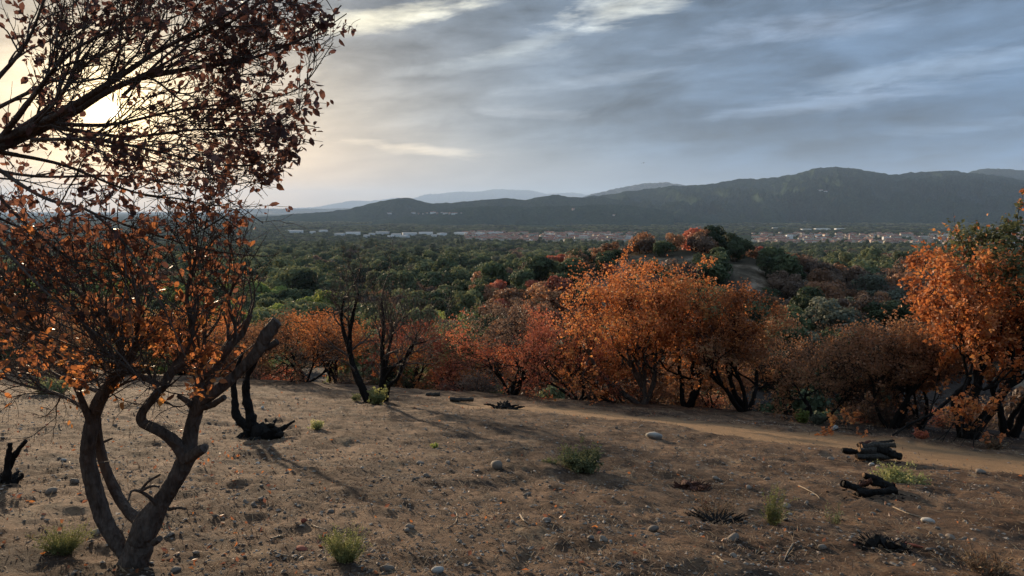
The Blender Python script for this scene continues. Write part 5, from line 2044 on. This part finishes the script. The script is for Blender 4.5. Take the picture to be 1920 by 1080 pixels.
stone(1227, 823, 38, 'large pale rock lying on the near side of the dirt path', WMS[0])
stone(1565, 805, 19, 'round white stone on the far edge of the path', WMS[1])
stone(1634, 872, 12, 'white stone right in front of the upper log pile', WMS[2])
stone(987, 930, 20, 'round brown stone alone in the middle of the bare slope')
stone(1740, 980, 28, 'flat white stone at the end of the dry stick', WMS[0])
stone(1473, 952, 20, 'brown stone right of the tall green weed')
stone(1480, 966, 12, 'small whitish stone below the brown one by the tall weed', WMS[1])
stone(1438, 900, 14, 'brown angular stone above the tall green weed')
stone(1837, 888, 24, 'brown lump of rock at the right beyond the log piles')
stone(1433, 1040, 14, 'upright tan stone at the bottom near the tall green weed')
stone(1541, 1030, 20, 'pinkish flat stone at the bottom between weed and burnt stump')
stone(932, 878, 34, 'flat brown slab of rock left of the dark green bush')
stone(1108, 1012, 20, 'grey stone, left one of a pair near the bottom')
stone(1132, 1014, 20, 'grey stone, right one of a pair near the bottom')
stone(1025, 978, 20, 'reddish stone right of the short slanted stick')
stone(770, 990, 22, 'dark grey stone in the cluster right of the yellowish tuft')
stone(763, 998, 18, 'lighter stone in front of the dark cluster by the yellowish tuft')
stone(620, 962, 18, 'dark stone above the yellowish tuft')
stone(490, 937, 15, 'dark stone alone right of the forked tree')
stone(475, 948, 17, 'dark grey stone just below another one right of the forked tree')
stone(180, 1002, 26, 'dark stone between the left tuft and the forked tree')
stone(140, 905, 22, 'dark flat stone behind the forked tree at its left')
stone(235, 955, 20, 'dark stone seen between the stems of the forked tree')
stone(724, 1070, 36, 'round stone cut by the bottom edge right of the yellowish tuft')
stone(820, 1072, 28, 'pale stone at the very bottom of the frame', WMS[2])
stone(322, 1003, 18, 'grey oval stone right of the forked tree foot')
stone(330, 1072, 26, 'grey stone at the bottom edge right of the forked tree')
stone(95, 925, 26, 'grey stone under the hanging boughs at the left')
stone(1225, 995, 26, 'grey dull stone left of the burnt brushwood')
stone(1375, 1012, 30, 'broad brown stone below the burnt brushwood')
stone(1375, 1045, 20, 'grey stone by the curved straw-coloured stick')
stone(1782, 1010, 22, 'flat pale stone at the lower right')
stone(1765, 1008, 18, 'dull stone beside the flat pale one at the lower right')
stone(492, 765, 10, 'pale stone far back beside the charred stump', WMS[1])
b = G(570, 980)
link('brick_fragment', stone_mesh(55, 'redbrick', .7), None, b + up * .015, (.1, .2, .5), .030, label='red brick fragment beside pale sticks', category='brick')
b = G(566, 1030)
link('brick_fragment', stone_mesh(56, 'redbrick', .25), None, b + up * .01, (.1, .1, .2), .055, label='flat dark red tile fragment left of the yellowish tuft', category='brick')
gg = np.random.default_rng(66)
GM = [(118, 1034, 'the left feathery tuft'), (235, 1050, 'the forked tree foot'), (648, 1050, 'the right feathery tuft'), (1449, 985, 'the tall green weed'), (1090, 880, 'the round bush'), (595, 805, 'the small far tuft'), (1297, 918, 'the splintered stump'),
      (1655, 1030, 'the burnt stump ring'), (1345, 982, 'the burnt brushwood'), (1635, 925, 'the lower log pile'), (1640, 862, 'the upper log pile'), (1227, 823, 'the pale path rock'), (987, 930, 'the lone brown stone'), (486, 822, 'the charred stump'), (14, 906, 'the edge stump'),
      (853, 970, 'the hooked stick'), (1120, 1012, 'the grey stone pair'), (932, 878, 'the flat rock slab'), (490, 940, 'the two dark stones'), (1837, 888, 'the brown rock lump'), (1740, 980, 'the flat white stone'), (816, 839, 'the tiny green sprig'), (1850, 1070, 'the corner straw tuft'), (330, 1003, 'the grey oval stone'),
      (570, 980, 'the brick fragment'), (820, 1072, 'the pale bottom stone'), (1375, 1012, 'the broad brown stone'), (1225, 995, 'the dull grey stone'), (767, 994, 'the dark stone cluster')]
n_st = 0
while n_st < 235:
    px = gg.uniform(-10, 1930); row = 775 + 310 * gg.uniform() ** .75
    D = hit(px, row)
    if D < 3 or D > 26:
        continue
    a_, b_ = ray(px, row)
    if masks(np.array([a_ * D]), np.array([D]))[0][0] > .4 and gg.uniform() < .8:
        continue
    if fbm(np.array([a_ * D / 1.4]), np.array([D / 1.4]), 2, 12)[0] < gg.uniform(-.5, .2):
        continue
    w = gg.choice([7, 9, 12, 16], p=[.45, .33, .17, .05]) * gg.uniform(.8, 1.2)
    if D > 12: w *= .75
    side = 'left of the forked tree' if px < 170 else 'between the forked tree and the yellowish tuft' if px < 650 else 'between the yellowish tuft and the dark green bush' if px < 1090 else 'between the dark green bush and the log piles' if px < 1640 else 'right of the log piles'
    tone = gg.uniform()
    me = WMS[int(gg.integers(0, 3))] if tone < .16 else None
    size = 'tiny' if w < 8 else 'small' if w < 11 else 'fist-sized'
    lm = min(GM, key=lambda m: math.hypot((m[0] - px) * .8, (m[1] - row) * 1.6))
    dxm, dym = px - lm[0], (row - lm[1]) * 1.5
    rel = ('right of' if dxm > 0 else 'left of') if abs(dxm) > abs(dym) else ('below' if dym > 0 else 'above')
    far_ = 'close ' if math.hypot(dxm, dym) < 60 else ''
    stone(px, row, w, f'{size} {"pale" if me else "grey brown"} stone {far_}{rel} {lm[2]}', me, f'{size} {"pale" if me else "grey brown"} stones on the bare slope')
    n_st += 1

# gravel and litter too small to count
def litter(name, n, D0, D1, seed):
    g = np.random.default_rng(seed)
    D = D0 * np.exp(g.uniform(0, 1, n) * math.log(D1 / D0))
    th = g.uniform(-.74, .74, n)
    x, y = D * np.tan(th) * .95, D
    return g, x, y, terrain(x, y)


g, x, y, z = litter('gravel', 26000, 3.6, 26, 5)
pm_g = masks(x, y)[0]
kp = (g.uniform(0, 1, len(x)) > pm_g * .8) & (fbm(x / .8, y / .8, 3, 15) > g.uniform(-.6, .25, len(x)))
x, y, z = x[kp], y[kp], z[kp]
n = len(x)
oct_v = np.array([(1, 0, 0), (0, 1, 0), (-1, 0, 0), (0, -1, 0), (0, 0, 1), (0, 0, -.6)], float)
oct_f = np.array([(0, 1, 4), (1, 2, 4), (2, 3, 4), (3, 0, 4), (1, 0, 5), (2, 1, 5), (3, 2, 5), (0, 3, 5)])
s = .0072 * np.exp(np.clip(g.normal(0, .55, n), -2, .95)) * (1 + y * .05)
ca, sa = np.cos(g.uniform(0, 6.28, n)), 0
th = g.uniform(0, 6.28, n)
jit = oct_v[None] * (1 + g.normal(0, .25, (n, 6, 1)))
jit[:, :, 0] *= 1.3
rx = jit[..., 0] * np.cos(th)[:, None] - jit[..., 1] * np.sin(th)[:, None]
ry = jit[..., 0] * np.sin(th)[:, None] + jit[..., 1] * np.cos(th)[:, None]
vv = np.stack([rx, ry, jit[..., 2] * .5], -1) * s[:, None, None] + np.stack([x, y, z + s * .25], -1)[:, None, :]
link('gravel', new_mesh('gravel', vv.reshape(-1, 3), (np.arange(n)[:, None, None] * 6 + oct_f[None]).reshape(-1, 3), M['stone'], False, {'tint': np.repeat(np.where(g.uniform(0, 1, n) < .3, 1.6, g.uniform(-.5, .9, n)), 6)}), kind='stuff')

# dry straw, bark chips and fallen leaves
g, x, y, z = litter('straw', 48000, 3.4, 30, 6)
pm_g = masks(x, y)[0]
kp = (g.uniform(0, 1, len(x)) > pm_g * .93) & (fbm(x / .7, y / .7, 3, 25) > g.uniform(-.6, .3, len(x)))
x, y, z = x[kp], y[kp], z[kp]
n = len(x)
L = g.uniform(.02, .09, n) * (1 + y * .04); wd = .0022 * (1 + y * .12)
th = g.uniform(0, 6.28, n); el_ = np.abs(g.normal(.15, .3, n))
d = np.stack([np.cos(th) * np.cos(el_), np.sin(th) * np.cos(el_), np.sin(el_)], -1)
w = nrm(np.cross(d, np.array([0, 0, 1.0]))) * wd[:, None]
p = np.stack([x, y, z + .004], -1)
vv = np.stack([p - w, p + w, p + d * L[:, None] * .6 + w + np.array([0, 0, .004]), p + d * L[:, None]], 1)
link('straw_litter', new_mesh('straw_litter', vv.reshape(-1, 3), np.arange(n)[:, None] * 4 + np.array([0, 1, 2, 3]), M['straw'], False, {'tint': np.repeat(np.clip(g.beta(1.6, 2.2, n), 0, .85), 4)}), kind='stuff')
g, x, y, z = litter('leaves', 6500, 3.6, 34, 8)
pm_g = masks(x, y)[0]
pxl = px_of(x / y)
dens = .12 + .9 * np.exp(-((pxl - 470) / 130) ** 2 - ((y - 13) / 4) ** 2) + .5 * sstep(y, 20, 28) + .35 * (pxl < 450)
kp = (g.uniform(0, 1, len(x)) < dens * (1 - pm_g * .8))
x, y, z = x[kp], y[kp], z[kp]
n = len(x)
v, q, t, k = leaf_batch(g, np.stack([x, y, z + .012], -1), .042 * g.uniform(.6, 1.3, n) * (1 + y * .03), 0, 1, width=.6)
link('fallen_leaves', new_mesh('fallen_leaves', v, t, M['nearleaf'], False, {'tint': np.repeat(g.uniform(.1, .95, n), 4)}), kind='stuff')

# a bird far out over the valley
b = P(1207, 305.5, 160)
rt = thing('bird', 'small dark bird gliding in the sky above the valley', 'bird', b)
a = Acc(); add_tube(a, [(-.05, -.25, 0), (0, 0, .02), (.05, .28, 0)], [.03, .09, .02], 7, 3)
link('body', a.mesh('body', M['char']), rt)
for sg in (-1, 1):
    link('wing', new_mesh('wing', [(0, -.1, .04), (0, .12, .03), (sg * .35, .10, .14 if sg > 0 else .02), (sg * .35, -.08, .15 if sg > 0 else .03), (sg * .62, -.02, .10 if sg > 0 else -.12), (sg * .55, -.10, .10 if sg > 0 else -.12)], np.array([(0, 1, 2, 3), (3, 2, 4, 5)]), M['char'], True), rt)

for o in SC.objects:
    if 'label' in o and not 4 <= len(o['label'].split()) <= 16:
        print('LONG', o.name, o['label'])
_seen = set(); _t = 0
for o in SC.objects:
    if o.type == 'MESH' and o.data.name not in _seen:
        _seen.add(o.data.name); _t += len(o.data.loops) - 2 * len(o.data.polygons)
print('TRIS', _t, len(SC.objects))
